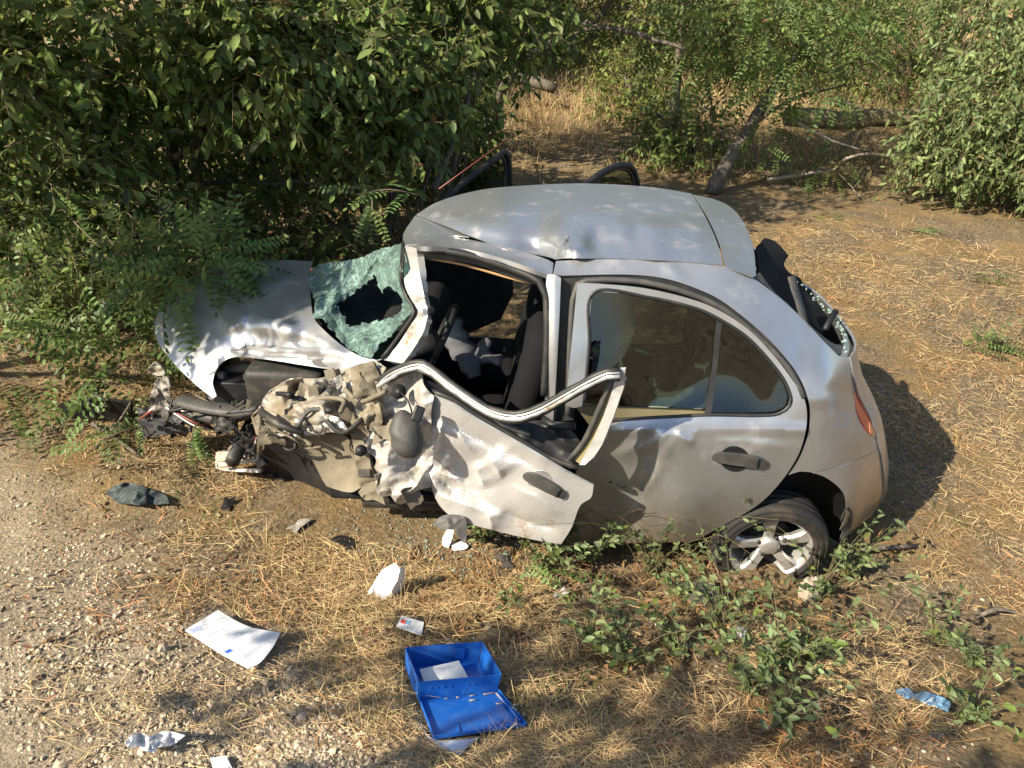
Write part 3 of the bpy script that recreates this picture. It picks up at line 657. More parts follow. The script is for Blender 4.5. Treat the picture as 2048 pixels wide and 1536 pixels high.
limbs('trunk', [([t0, P(1450, 335, Y, -6.3), P(1490, 270, Y, -6.7), P(1530, 205, Y, -7.1), P(1565, 150, Y, -7.5), P(1600, 85, Y, -8.0), P(1640, 40, Y, -8.4)], .10, .05), ([P(1590, 105, Y, -7.9), P(1570, 70, Y, -8.1), P(1585, 10, Y, -8.4)], .05, .03), ([P(1500, 255, Y, -6.8), P(1580, 200, Y, -7.0), P(1690, 170, Y, -7.4)], .03, .012)], b)
locust_crown(b, [((-2.7, -8.2, 2.3), (1.3, .8, .7), 2), ((-1.75, -6.6, .85), (.35, .3, .45), .5), ((-2.5, -6.6, .30), (.5, .3, .2), .5), ((-3.8, -8.2, 2.4), (1., .8, .6), 1.2)], 420, (.24, .42), 120, dead=.3, droop=.8)
m_pbark = mat('weathered_bark', (.30, .25, .19), .9, var=((.20, .16, .12), .45, .7), scale=9, bump=.004, bscale=30)
lg = tag(mk('fallen_log', *limb([P(1575, 232, Y, -7.6), P(1650, 238, Y, -7.7), P(1745, 238, Y, -7.8), P(1840, 232, Y, -7.9)], .14, .12, .03, .15, 12), mat('mossy_bark', (.30, .25, .13), .95, var=((.11, .09, .055), .4, .65), scale=10, bump=.01, bscale=25), None), 'thick mossy log lying across behind the leaning broken trunk', 'log')
for pts, r, lab in (([P(1535, 360, Z, .1), P(1600, 350, Z, .15), P(1670, 338, Z, .3), P(1690, 318, Z, .5), P(1740, 308, Z, .55), P(1810, 312, Z, .5)], .028, 'bent grey branch on the straw in front of the right-hand bush'),
                    ([P(1685, 205, Y, -6.6), P(1710, 215, Y, -6.7), P(1735, 225, Y, -6.8)], .045, 'short pale broken branch stub above the mossy log'),
                    ([P(1590, 240, Y, -6.5), P(1650, 275, Y, -6.4), P(1720, 300, Y, -6.3)], .022, 'thin straight branch slanting down below the mossy log'),
                    ([P(1668, 338, Z, .25), P(1690, 360, Z, .12), P(1720, 395, Z, .05)], .015, 'thin forked twig pointing down from the bent grey branch')):
    v, f = limb(pts, r, r*.5, .02, .1, 7); tag(mk('fallen_branch', v, f, m_pbark, None), lab, 'branch', 'fallen branches')
b = thing('bush', 'large pale grey-green bush with small drooping leaves at the right edge', 'bush', G(-5.2, -6.6), TREES)
rnd_branches(G(-5.2, -6.6), [(-4.2, -6.0, 1.2), (-5.5, -6.0, 1.9), (-6.3, -6.2, 1.5), (-4.0, -6.2, .5), (-3.6, -5.9, .8), (-5.0, -5.6, .6), (-5.9, -5.4, .8)], .05, b)
leafy_crown(b, [((-4.9, -6.3, 1.2), (1.5, 1.0, .85), 3), ((-5.8, -6.1, 1.6), (1.4, 1.1, .9), 2.5), ((-4.0, -6.0, .75), (.8, .6, .55), 1.5), ((-5.5, -5.2, .6), (1.2, .6, .5), 1.8), ((-4.9, -7.2, 2.1), (1.4, .8, .6), 1.5)], 2700, .100, .44, m_leafg, 8, nsing=150, droop=1.1, twl=(.2, .45))
# --- far thickets closing the view
for (x, y, rx, rz, n, m_, lab) in ((4.6, -13.5, 2.6, 2.2, 700, m_leafd, 'dark green far bush behind the left thicket'), (.4, -17.5, 2.8, 2.0, 700, m_leafy, 'yellow-green sunlit bush at the back of the dry meadow'), (-2.6, -13.0, 2.2, 2.3, 700, m_leafy, 'light green bush behind the slim locust trunk'),
                                   (-6.4, -12.0, 2.6, 2.5, 800, m_leafd, 'dark tree crown behind the mossy log'), (-11.5, -13.0, 3.4, 2.8, 800, m_leafd, 'dark green trees beyond the pale right-hand bush'), (-8.6, -9.0, 1.8, 1.6, 700, m_leafg, 'grey-green shrub in the top right corner'), (.9, -14.5, 1.3, 1.9, 380, m_leafy, 'olive bush overhanging the end of the dry path'), (-.9, -8.6, .55, .5, 170, m_leafd, 'low leafy shrub at the foot of the slim locust trunk'), (2.5, -8.8, .6, .8, 200, m_leafd, 'small dark shrub left of the leaning forked tree'), (-.5, -10.8, .75, .85, 260, m_leafy, 'low yellowish bush on the right of the dry path'), (3.6, -11.0, 1.1, 1.6, 420, m_leafd, 'dark bush on the left of the dry path'), (4.0, -21, 3.5, 2.6, 600, m_leafy, 'olive trees closing the far end of the gap'), (-4.5, -22, 5, 3., 700, m_leafd, 'dark far treeline above the locust tree')):
    b = thing('bush', lab, 'bush', G(x, y), 'far bushes closing the meadow')
    rnd_branches(G(x, y), [(x+RNG.normal(0, rx*.5), y+RNG.normal(0, .6), rz*RNG.uniform(.6, 1.2)) for _ in range(7)], .06, b, 'trunk')
    leafy_crown(b, [((x, y, rz*.75), (rx, 1.5, rz*.85), 1), ((x+rx*.5, y+.8, rz*.45), (rx*.6, .8, rz*.5), .6), ((x-rx*.5, y+.8, rz*.5), (rx*.6, .8, rz*.5), .6)], int(n*1.3), .11, .52, m_, 9, twl=(.3, .7))
    if rz > 1.5: leafy_crown(b, [((x, y-.8, rz*2.2), (rx*1.25, 1.8, rz*1.1), 1), ((x+rx*.6, y-.5, rz*1.7), (rx*.7, 1.2, rz*.6), .5)], int(n*.8), .26, .6, m_, 7, twl=(.4, .9))
# --- tree beside the road, left of the picture, whose shade falls on the verge
b = thing('roadside_tree', 'dark-leaved roadside tree in front of the car, crown beyond the upper left corner', 'tree', G(6.9, .2))
limbs('trunk', [([G(6.9, .2), (6.8, .2, 1.4), (6.4, .1, 2.8)], .10, .06), ([(6.75, .2, 1.6), (6.1, .1, 2.4), (5.2, -.1, 3.1)], .05, .02), ([(6.75, .2, 1.5), (6.2, .7, 2.1), (5.5, 1.1, 2.4)], .04, .015)], b)
leafy_crown(b, [((5.1, -.5, 3.3), (1.3, .9, .6), 2.0), ((6.6, -.9, 3.0), (1.0, .8, .6), .8), ((3.9, .1, 3.1), (.8, .6, .4), .8), ((4.85, .85, 2.8), (.70, .45, .32), 3.6)], 1050, .10, .52, m_leafd, 8)
b = thing('roadside_tree', 'roadside tree by the gravel shoulder, outside the picture on the left, shading the verge', 'tree', G(5.6, 6.6))
limbs('trunk', [([G(5.6, 6.6), (5.6, 6.5, 2.2), (5.5, 6.2, 4.0)], .10, .05), ([(5.6, 6.5, 2.6), (5.0, 5.2, 3.3), (4.2, 4.0, 3.2)], .02, .006), ([(5.6, 6.5, 2.9), (4.5, 5.2, 3.4), (3.2, 4.4, 3.3)], .02, .006)], b)
leafy_crown(b, [((4.05, 3.75, 2.95), (.6, .42, .3), .7), ((3.2, 4.3, 3.2), (.7, .35, .3), .8), ((5.6, 6.2, 4.2), (1.1, .9, .8), 1.5)], 270, .10, .52, m_leafd, 8)
x, y = sector(9000, 1.6, 14); k = (RNG.random(len(x)) < np.clip(.12+.8*fbm(x*.6+3, y*.6, 91, 3)+.25*(y < -2), 0, 1)) & ~under_car(x, y) & clear(x, y); x = x[k]; y = y[k]; n = len(x)
d = norm(np.stack([RNG.normal(0, 1, n), RNG.normal(0, 1, n), RNG.normal(0, .3, n)], 1)); v, f = leaves(np.stack([x, y, gz(x, y)+.012], 1), d, norm(RNG.normal(0, .35, (n, 3))+np.array([0, 0, 1.])), RNG.uniform(.018, .05, n), RNG.uniform(.010, .024, n), .3, .2)
mk('leaf_litter', v, f, leafmat('litter_leaf', (.20, .125, .055), .1), None, True, kind='stuff')
# ================================================================ the wrecked car
CAR = thing('wrecked_car', 'silver five-door hatchback lying crushed in the dry ditch, its front left corner torn open', 'car', (1.2, 0, 0))
Y = 'y'; Z = 'z'
# ---- roof
roof_out = [(832, 429, 1), (880, 402), (960, 380), (1050, 371), (1170, 367), (1300, 374), (1383, 387, 1), (1410, 432), (1433, 482), (1446, 530, 1),
            (1350, 522), (1250, 517), (1150, 516), (1110, 519, 1), (1090, 512), (1000, 492), (940, 472), (890, 451)]
roof_ctl = [(832, 429, Z, 1.445), (880, 402, Y, -.32), (960, 380, Y, -.44), (1050, 371, Y, -.49), (1170, 367, Y, -.50), (1300, 374, Y, -.48), (1383, 387, Y, -.44),
            (1446, 530, Y, .53), (1350, 522, Y, .525), (1250, 517, Y, .52), (1110, 519, Y, .52), (1000, 492, Z, 1.455), (890, 451, Z, 1.445),
            (1000, 425, Z, 1.52), (1150, 430, Z, 1.545), (1300, 440, Z, 1.535), (1420, 450, Z, 1.50), (1150, 480, Z, 1.53), (1300, 485, Z, 1.52), (1060, 460, Z, 1.50)]
def roof_b(u, v):
    return 1.7*(-.07*gauss(u, v, 1195, 480, 60, 28, 10) - .06*gauss(u, v, 1085, 505, 60, 22, 20) + crease(u, v, 836, 431, 1092, 452, .030, 50, 30) + crease(u, v, 1085, 450, 1196, 482, .032, 40, 22) + crease(u, v, 1194, 482, 1268, 456, .034, 40, 18) + crease(u, v, 1264, 457, 1442, 448, .030, 55, 26) + crease(u, v, 1102, 514, 1190, 484, .03, 10, 24) + facet(u, v, 6, 120, .014)*gauss(u, v, 1150, 470, 200, 45) + .02*gauss(u, v, 960, 455, 90, 14, 14) + .012*folds(u, v, 3, 130, 1.)*gauss(u, v, 1080, 470, 190, 60) - .012*gauss(u, v, 1310, 430, 60, 16))
panel('roof', roof_out, roof_ctl, M['roofpaint'], CAR, step=9, bump=roof_b)
panel('roof_corner', [(812, 492, 1), (806, 470), (830, 431, 1), (890, 453), (938, 474, 1), (893, 472), (829, 489)],
      [(812, 492, Z, 1.43), (806, 470, Z, 1.415), (832, 429, Z, 1.44), (893, 472, Z, 1.44), (940, 472, Z, 1.452)], M['roofpaint'], CAR, step=7)
# ---- tailgate top with spoiler
sp_out = [(1386, 389, 1), (1430, 399), (1465, 417), (1490, 450), (1507, 497), (1512, 552, 1), (1505, 554, 1), (1450, 533, 1), (1437, 482), (1414, 431)]
panel('spoiler', sp_out, [(1386, 389, Y, -.43), (1446, 403, Y, -.40), (1478, 430, Y, -.22), (1500, 475, Y, .10), (1512, 552, Y, .52), (1450, 533, Y, .53), (1437, 482, Z, 1.485), (1414, 431, Z, 1.515)],
      M['roofpaint'], CAR, step=8)
# ---- rail over the front door
rail_ctl = [(812, 492, Z, 1.425), (893, 471, Z, 1.437), (932, 478, Z, 1.445), (1014, 494, Z, 1.452), (1099, 523, Y, .525), (832, 491, Y, .50), (896, 494, Y, .52), (955, 503, Y, .535), (1093, 549, Y, .60), (1112, 552, Y, .605)]
panel('roof_rail', [(812, 492, 1), (829, 488), (893, 471), (932, 478), (1014, 494), (1087, 516), (1107, 526, 1), (1104, 551, 1), (1093, 549), (1030, 525), (955, 503), (896, 494), (832, 493, 1)], rail_ctl, M['paint'], CAR, step=6, thick=.02,
      bump=lambda u, v: .006*folds(u, v, 5, 60, 1)*gauss(u, v, 1100, 535, 30))
door_open = [(833, 497), (896, 500), (955, 511), (1030, 534), (1090, 560), (1100, 600)]
tube('door_seal', catmull([P(836, 500, Y, .50), P(896, 503, Y, .515), P(955, 515, Y, .53), P(1030, 540, Y, .56), P(1078, 562, Y, .60), P(1092, 590, Y, .62), P(1094, 680, Y, .68), P(1088, 790, Y, .73)], .04), .017, M['rubber'], CAR, 8)
tube('headlining_edge', catmull([P(850, 515, Y, .46), P(930, 530, Y, .47), P(1010, 553, Y, .5), P(1060, 566, Y, .53)], .05), .007, M['wood'], CAR, 6)
panel('inner_rail', [(834, 494, 1), (896, 498), (955, 509), (1030, 532), (1084, 558, 1), (1078, 572, 1), (1020, 553), (940, 527), (845, 517, 1)],
      [(834, 494, Y, .49), (955, 509, Y, .52), (1084, 558, Y, .59), (1078, 572, Y, .56), (940, 527, Y, .50), (845, 517, Y, .47)], M['greyplastic'], CAR, step=8, thick=.01)
# ---- A pillar
ap_ctl = [(812, 492, Z, 1.425), (832, 491, Y, .50), (808, 560, Y, .50), (838, 540, Y, .53), (838, 622, Y, .62), (855, 622, Y, .63), (790, 700, Y, .60), (830, 690, Y, .66), (770, 718, Y, .60), (805, 726, Y, .66)]
panel('a_pillar', [(810, 490, 1), (832, 489, 1), (838, 535), (848, 590), (855, 625), (848, 660), (832, 690), (806, 727, 1), (768, 720, 1), (795, 690), (818, 655), (836, 624), (820, 595), (808, 560)], ap_ctl, M['bent'], CAR, step=5, thick=.03,
      bump=lambda u, v: crush(u, v, 9, 34, .022)+.03*gauss(u, v, 840, 622, 14))
tube('windscreen_seal', catmull([P(806, 486, Z, 1.41), P(803, 530, Y, .47), P(803, 565, Y, .48), P(815, 597, Y, .52), P(829, 624, Y, .58), P(805, 662, Y, .58), P(782, 694, Y, .58), P(764, 716, Y, .59)], .03), .009, M['rubber'], CAR, 6)
# ---- B pillar
bp_ctl = [(1096, 553, Y, .61), (1122, 551, Y, .62), (1096, 700, Y, .70), (1122, 700, Y, .705), (1088, 838, Y, .74), (1115, 838, Y, .745)]
panel('b_pillar', [(1094, 549, 1), (1110, 549), (1122, 556, 1), (1118, 650), (1112, 760), (1106, 842, 1), (1088, 842, 1), (1092, 760), (1097, 650), (1098, 600), (1092, 570)], bp_ctl, M['paint'], CAR, step=6, thick=.05, bump=lambda u, v: .01*gauss(u, v, 1109, 700, 8, 300))
panel('door_aperture', [(1122, 552, 1), (1250, 550), (1330, 558), (1400, 581), (1450, 607), (1520, 662), (1572, 716), (1602, 761), (1618, 800, 1), (1602, 801, 1), (1570, 750), (1500, 682), (1440, 643), (1370, 612), (1290, 594), (1180, 588, 1), (1160, 690), (1148, 840, 1), (1106, 843, 1), (1112, 760), (1119, 650)],
      [(1122, 552, Y, .585), (1330, 558, Y, .59), (1450, 607, Y, .61), (1572, 716, Y, .69), (1618, 800, Y, .75), (1106, 843, Y, .72), (1148, 840, Y, .72), (1180, 588, Y, .60), (1440, 643, Y, .62)], M['rubber'], CAR, step=12, thick=.02)
tube('door_seal', catmull([P(1136, 830, Y, .735), P(1140, 700, Y, .68), P(1146, 600, Y, .625), P(1156, 568, Y, .605), P(1200, 560, Y, .60), P(1290, 565, Y, .605), P(1380, 588, Y, .61), P(1450, 621, Y, .63), P(1520, 678, Y, .67), P(1575, 735, Y, .72), P(1608, 795, Y, .77)], .04), .014, M['greyplastic'], CAR, 8)
# ---- rear quarter
q_out = [(1112, 522, 1), (1180, 519), (1250, 519), (1350, 524), (1447, 534), (1507, 556, 1), (1560, 596), (1610, 643), (1655, 690), (1676, 711, 1), (1697, 714, 1), (1702, 745), (1713, 790), (1735, 832), (1750, 868), (1757, 899, 1),
         (1690, 929), (1625, 945, 1), (1600, 943), (1577, 950, 1), (1601, 911), (1616, 870), (1621, 832), (1617, 800), (1602, 760), (1572, 715), (1520, 661), (1450, 606), (1400, 580), (1330, 557), (1250, 549), (1124, 551, 1), (1106, 548, 1)]
q_ctl = [(1112, 522, Y, .53), (1250, 519, Y, .53), (1350, 524, Y, .535), (1447, 534, Y, .535), (1507, 556, Y, .525), (1560, 596, Y, .53), (1610, 643, Y, .54), (1655, 690, Y, .56), (1676, 711, Y, .54), (1697, 714, Y, .48), (1713, 790, Y, .47), (1735, 832, Y, .47), (1757, 899, Y, .48),
         (1690, 929, Y, .74), (1625, 945, Y, .815), (1577, 950, Y, .825), (1601, 911, Y, .815), (1621, 832, Y, .785), (1602, 760, Y, .74), (1572, 715, Y, .71), (1520, 661, Y, .665), (1450, 606, Y, .625), (1400, 580, Y, .61), (1330, 557, Y, .595), (1250, 549, Y, .595), (1110, 551, Y, .605),
         (1660, 760, Y, .70), (1670, 830, Y, .735), (1690, 870, Y, .71), (1640, 880, Y, .79), (1600, 700, Y, .64), (1550, 640, Y, .60), (1720, 880, Y, .62), (1650, 720, Y, .63)]
def q_b(u, v): return .012*gauss(u, v, 1345, 540, 22, 9, 30) + .016*gauss(u, v, 1660, 800, 70, 14, 5)
for mir in (False, True):
    panel('quarter_panel', q_out, q_ctl, M['paint'], CAR, step=10, bump=q_b, mirror=mir)
bm_out = [(1625, 946, 1), (1690, 930), (1757, 900, 1), (1765, 955), (1763, 995), (1742, 1028), (1702, 1062, 1), (1690, 1062, 1), (1680, 1060), (1690, 1040), (1693, 1012), (1688, 987), (1668, 966), (1645, 952)]
bm_ctl = [(1625, 946, Y, .818), (1690, 930, Y, .745), (1757, 900, Y, .485), (1765, 955, Y, .46), (1763, 995, Y, .47), (1742, 1028, Y, .50), (1702, 1062, Y, .64), (1680, 1060, Y, .73), (1694, 1012, Y, .765), (1688, 987, Y, .775), (1668, 966, Y, .79), (1725, 975, Y, .66), (1715, 1030, Y, .67)]
for mir in (False, True):
    panel('rear_bumper', bm_out, bm_ctl, M['paint'], CAR, step=8, mirror=mir, lift=.004)
# tail: surface across the back, from left silhouette to right silhouette
gq = surface(q_ctl); gb = surface(bm_ctl)
edge = [gq(*p)[0] for p in ((1697, 714), (1702, 745), (1713, 790), (1735, 832), (1750, 868), (1757, 899))]+[gb(*p)[0] for p in ((1765, 955), (1763, 995), (1742, 1028), (1702, 1062))]
V = []; nc = 15
for e in edge:
    for j in range(nc):
        s = 1-2*j/(nc-1); V.append((e[0]-.10*(1-s**4), e[1]*s, e[2]))
F = [(i*nc+j, i*nc+j+1, (i+1)*nc+j+1, (i+1)*nc+j) for i in range(len(edge)-1) for j in range(nc-1)]
mk('tailgate', V, F, M['paint'], CAR, thick=.01)
# rear window: inner frame, trim, broken glass
ledge_top = [(1507, 557), (1545, 580), (1600, 628), (1650, 678), (1676, 709)]
panel('window_ledge', [(1510, 556, 1), (1560, 594), (1610, 641), (1655, 688), (1676, 709, 1), (1690, 705, 1), (1684, 690, 1), (1660, 683), (1600, 632), (1550, 585), (1520, 545, 1)],
      [(1510, 556, Y, .52), (1610, 641, Y, .535), (1676, 709, Y, .535), (1690, 705, Y, .47), (1520, 545, Y, .47), (1600, 632, Y, .49), (1655, 680, Y, .49)], M['greyplastic'], CAR, step=7, thick=.008)
# right C pillar trim seen through the opening
ctr = [(1528, 476, 1), (1550, 482), (1570, 502), (1577, 512, 1), (1568, 528), (1578, 545), (1600, 556), (1612, 580), (1640, 615), (1662, 640, 1), (1648, 668, 1), (1600, 632), (1550, 586), (1518, 548, 1), (1512, 500, 1)]
panel('pillar_trim', ctr, [(1528, 476, Y, -.25), (1570, 500, Y, -.28), (1612, 580, Y, -.22), (1662, 640, Y, -.12), (1648, 668, Y, .12), (1600, 632, Y, .2), (1550, 586, Y, .22), (1515, 540, Y, .22)], M['dark'], CAR, step=8, thick=.01, bump=lambda u, v: .02*folds(u, v, 31, 50, 1))
tube('seat_belt', [P(1583, 552, Y, .10), P(1590, 580, Y, .13), P(1600, 610, Y, .22), P(1607, 640, Y, .36)], .032, M['greyplastic'], CAR, 6, flat=.12)
tube('wiper_arm', [P(1672, 622, Y, .10), P(1660, 640, Y, .14), P(1650, 660, Y, .2)], .016, M['black'], CAR, 6)
RIM = catmull([P(1590, 560, Y, -.12), P(1640, 606, Y, -.02), P(1668, 634, Y, .1), P(1686, 668, Y, .34), P(1689, 690, Y, .44), P(1684, 706, Y, .50)], .02)
panel('tailgate_lip', [(1676, 640, 1), (1692, 664), (1699, 690), (1697, 716, 1), (1682, 712, 1), (1689, 690), (1685, 668), (1670, 645, 1)], [(1676, 640, Y, .1), (1692, 664, Y, .26), (1697, 716, Y, .47), (1682, 712, Y, .53), (1685, 668, Y, .33), (1670, 645, Y, .13)], M['paint'], CAR, step=5)
def crumbs(name, line, n, sp, size, par):
    parts = []
    for i in range(n):
        p = line[RNG.integers(len(line))]+RNG.normal(0, sp, 3); parts.append(boxv(p, RNG.uniform(.4, 1, 3)*size, rotm('XYZ'[i % 3], RNG.uniform(0, 180))))
    v, f = join(parts); return mk(name, v, f, M['crumbs'], par, False, kind='stuff')
crumbs('glass_crumbs', RIM, 50, .007, .010, CAR)
# tail light
panel('tail_light', [(1707, 783, 1), (1718, 796), (1735, 828), (1749, 862), (1752, 873, 1), (1738, 866), (1722, 842), (1711, 812)], q_ctl, M['lamp'], CAR, step=4, lift=.012, thick=.012)
panel('tail_light', [(1738, 842, 1), (1749, 864), (1752, 873, 1), (1742, 868)], q_ctl, mat('amber_lamp_lens', (.75, .30, .12), .12, spec=.7, coat=.6), CAR, step=3, lift=.018, thick=.008, label='small amber lower lens of the tail light')
# ---- rear door
rd_out = [(1155, 566, 1), (1200, 568), (1290, 577), (1380, 598), (1440, 622), (1500, 662), (1550, 714), (1588, 765), (1609, 800), (1614, 832), (1610, 868), (1597, 909), (1572, 950), (1543, 985), (1513, 1012), (1470, 1038), (1430, 1060), (1400, 1076, 1), (1380, 1083), (1290, 1086), (1200, 1088), (1110, 1090, 1),
          (1140, 990), (1165, 900), (1185, 846, 1), (1260, 841), (1350, 836), (1420, 832), (1520, 834), (1560, 829), (1582, 812), (1585, 795), (1568, 755), (1530, 708), (1490, 668), (1440, 636), (1390, 613), (1300, 592), (1184, 582, 1), (1175, 690), (1164, 812, 1), (1148, 816), (1131, 811, 1), (1142, 700)]
rd_ctl = [(1155, 566, Y, .665), (1290, 577, Y, .66), (1380, 598, Y, .66), (1440, 622, Y, .67), (1500, 662, Y, .69), (1550, 714, Y, .72), (1588, 765, Y, .755), (1614, 832, Y, .795), (1597, 909, Y, .825), (1543, 985, Y, .83), (1513, 1012, Y, .825), (1430, 1060, Y, .80), (1380, 1083, Y, .785), (1290, 1086, Y, .78), (1110, 1090, Y, .76),
          (1184, 582, Y, .67), (1131, 811, Y, .80), (1164, 812, Y, .80), (1142, 700, Y, .74), (1185, 846, Y, .785), (1260, 841, Y, .785), (1350, 836, Y, .785), (1420, 832, Y, .79), (1520, 834, Y, .79), (1582, 812, Y, .785),
          (1440, 870, Y, .825), (1530, 868, Y, .825), (1440, 920, Y, .838), (1440, 980, Y, .835), (1350, 1000, Y, .825), (1350, 867, Y, .83), (1270, 870, Y, .80), (1210, 900, Y, .77), (1230, 970, Y, .745), (1290, 940, Y, .775), (1280, 1030, Y, .76), (1180, 1040, Y, .73), (1380, 1040, Y, .815)]
def sm(x): return 1/(1+np.exp(-x))
def rd_b(u, v):
    body = sm((v-835)/8)
    k = crease(u, v, 1352, 866, 1225, 912, .040, 12, 18)+crease(u, v, 1354, 864, 1285, 1000, .030, 34, 12)+crease(u, v, 1285, 1000, 1225, 1075, .022, 34, 14)+crease(u, v, 1352, 866, 1390, 884, .03, 10, 8)
    dent = -.05*sm(-((u-1345)+(v-870)*.50)/16)*sm((v-880)/14)*sm((1090-v)/30)*sm((u-1130)/20)
    return body*(k+dent+.016*gauss(u, v, 1500, 860, 400, 9)+crease(u, v, 1390, 872, 1600, 896, .012, 20, 7)+crease(u, v, 1190, 868, 1330, 858, .02, 22, 8)+facet(u, v, 17, 110, .018)*gauss(u, v, 1215, 985, 90, 90))
RD = panel('rear_door', rd_out, rd_ctl, M['paint'], CAR, step=8, bump=rd_b, thick=.012)
grd = surface(rd_ctl)
wout = [(1184, 582, 1), (1300, 592), (1390, 613), (1440, 636), (1490, 668), (1530, 708), (1568, 755), (1585, 795), (1582, 812), (1560, 829), (1520, 834), (1420, 832), (1420, 818), (1300, 812), (1166, 806, 1), (1175, 690)]
panel('window_glass', [(1180, 576, 1), (1300, 585), (1390, 606), (1441, 630, 1), (1430, 740), (1418, 818, 1), (1300, 812), (1158, 806, 1), (1168, 690)], rd_ctl, M['glass'], RD, step=12, lift=-.022)
panel('quarter_glass', [(1438, 630, 1), (1492, 662), (1538, 704), (1574, 752), (1592, 795), (1588, 816), (1562, 836), (1520, 842), (1418, 840, 1), (1430, 740)], rd_ctl, M['glass'], RD, step=12, lift=-.018)
panel('window_divider', [(1434, 634, 1), (1444, 640, 1), (1434, 740), (1422, 830, 1), (1410, 830, 1), (1424, 740)], rd_ctl, M['rubber'], RD, step=8, lift=-.004, thick=.02)
wl = [(1168, 806), (1178, 690), (1187, 585), (1300, 595), (1390, 616), (1440, 639), (1490, 671), (1530, 711), (1566, 757), (1582, 795), (1579, 811), (1558, 827), (1520, 831), (1420, 830), (1350, 833), (1260, 838), (1190, 843)]
c2 = catmull(wl, 10); tube('window_seal', grd(c2[:, 0], c2[:, 1], -.003), .0085, M['rubber'], RD, 6)
panel('inner_door_panel', [(1150, 812, 1), (1300, 815), (1414, 820), (1414, 838, 1), (1300, 846), (1180, 852, 1)], rd_ctl, mat('khaki_inner_trim', (.15, .125, .065), .8), RD, step=14, lift=-.05, thick=.01)
def handle(name, pts, surf, w, par, cup):
    g = surf; a, b = np.array(pts[0], float), np.array(pts[1], float); L = np.linalg.norm(b-a); dx = (b-a)/L; dy = np.array([-dx[1], dx[0]])
    def q(s, t): p = a+dx*s*L+dy*t*w; return p
    # recess cup behind
    cu, cv = q(.40, -.1); pts2 = []
    th = np.linspace(0, 2*np.pi, 20)[:-1]
    cupo = [tuple(q(.40+.26*math.cos(t), -.1+1.0*math.sin(t))) for t in th]
    hh = panel(name, [tuple(q(.5+.5*math.cos(t)*(1 if abs(math.cos(t)) < .9 else 1), .42*math.copysign(abs(math.sin(t))**.5, math.sin(t)))) for t in th], lambda u, v, l=0.: g(u, v, l), M['greyplastic'], par, step=3, lift=.03, thick=.022,
               bump=lambda u, v: -.016*(((u-a[0])*dx[0]+(v-a[1])*dx[1])/L*2-1)**4)
    panel('handle_recess', cupo, lambda u, v, l=0.: g(u, v, l), M['black'] if cup else M['paint'], hh, step=4, lift=.006 if cup else .002, thick=.004)
    p1, p2 = q(.82, -.42), q(.82, .42)
    tube('key_cap_gap', [g(*p1, .034)[0], g(*p2, .034)[0]], .0025, M['black'], hh, 5)
    return hh
def rd_surf(u, v, l=0.):
    u = np.atleast_1d(np.asarray(u, float)); v = np.atleast_1d(np.asarray(v, float)); return grd(u, v, rd_b(u, v)+l)
handle('door_handle', ((1424, 915), (1536, 929)), rd_surf, 25, RD, True)
# ---- front door: crushed skin hanging out, window frame torn and bent
fd_out = [(868, 790, 1), (905, 808), (950, 838), (1030, 884), (1130, 942), (1187, 972, 1), (1182, 995), (1160, 1012), (1143, 1055), (1122, 1089, 1), (1060, 1078), (985, 1060), (920, 1042), (885, 1018), (866, 985), (856, 945, 1), (868, 905), (862, 870), (858, 830)]
fd_ctl = [(868, 790, Y, .78), (950, 838, Y, .83), (1030, 884, Y, .88), (1130, 942, Y, .93), (1187, 972, Y, .95), (1160, 1012, Y, .93), (1122, 1089, Y, .90), (985, 1060, Y, .86), (885, 1018, Y, .80), (856, 945, Y, .74), (862, 870, Y, .74),
          (930, 880, Y, .82), (1000, 940, Y, .84), (1080, 990, Y, .91), (930, 960, Y, .78), (1020, 1020, Y, .86), (1090, 1050, Y, .90), (930, 1010, Y, .83)]
crease_ = crease
def fd_b(u, v):
    k = crease_(u, v, 862, 780, 1187, 966, .030, 16, 10)+crease_(u, v, 884, 846, 1080, 940, -.040, 9, 26)+crease_(u, v, 884, 842, 862, 925, .055, 26, 9)
    k = k+crease_(u, v, 856, 950, 1000, 1024, -.060, 22, 9)+crease_(u, v, 1000, 1024, 1118, 1062, -.038, 20, 10)+crease_(u, v, 860, 985, 1010, 1036, .035, 14, 22)+crease_(u, v, 978, 1026, 984, 1062, .03, 6, 14)
    k = k+crease_(u, v, 976, 912, 1004, 955, .05, 7, 26)+crease_(u, v, 955, 925, 968, 975, .035, 9, 24)+crease_(u, v, 876, 944, 905, 905, .03, 6, 10)+crease_(u, v, 876, 944, 925, 962, .03, 5, 12)+crease_(u, v, 1020, 968, 1130, 1030, .016, 40, 10)+crease_(u, v, 905, 850, 950, 910, .02, 18, 8)
    return k-.012*gauss(u, v, 930, 900, 34, 26)+facet(u, v, 23, 90, .022)*gauss(u, v, 880, 940, 60, 120)+crush(u, v, 24, 44, .03)*gauss(u, v, 872, 945, 44, 70)+facet(u, v, 28, 70, .005)
FD = panel('front_door', fd_out, fd_ctl, M['bent'], CAR, step=3.2, bump=fd_b, thick=.012)
gfd = surface(fd_ctl)
def fd_surf(u, v, l=0.):
    u = np.atleast_1d(np.asarray(u, float)); v = np.atleast_1d(np.asarray(v, float)); return gfd(u, v, float(fd_b(np.array([1088.]), np.array([972.]))[0])+l)
handle('door_handle', ((1046, 950), (1131, 994)), fd_surf, 24, FD, False)
tube('belt_seal', catmull([P(862, 782, Y, .76), P(905, 798, Y, .79), P(950, 828, Y, .81), P(1030, 874, Y, .86), P(1100, 915, Y, .90), P(1157, 936, Y, .935)], .04), .013, M['rubber'], FD, 6)
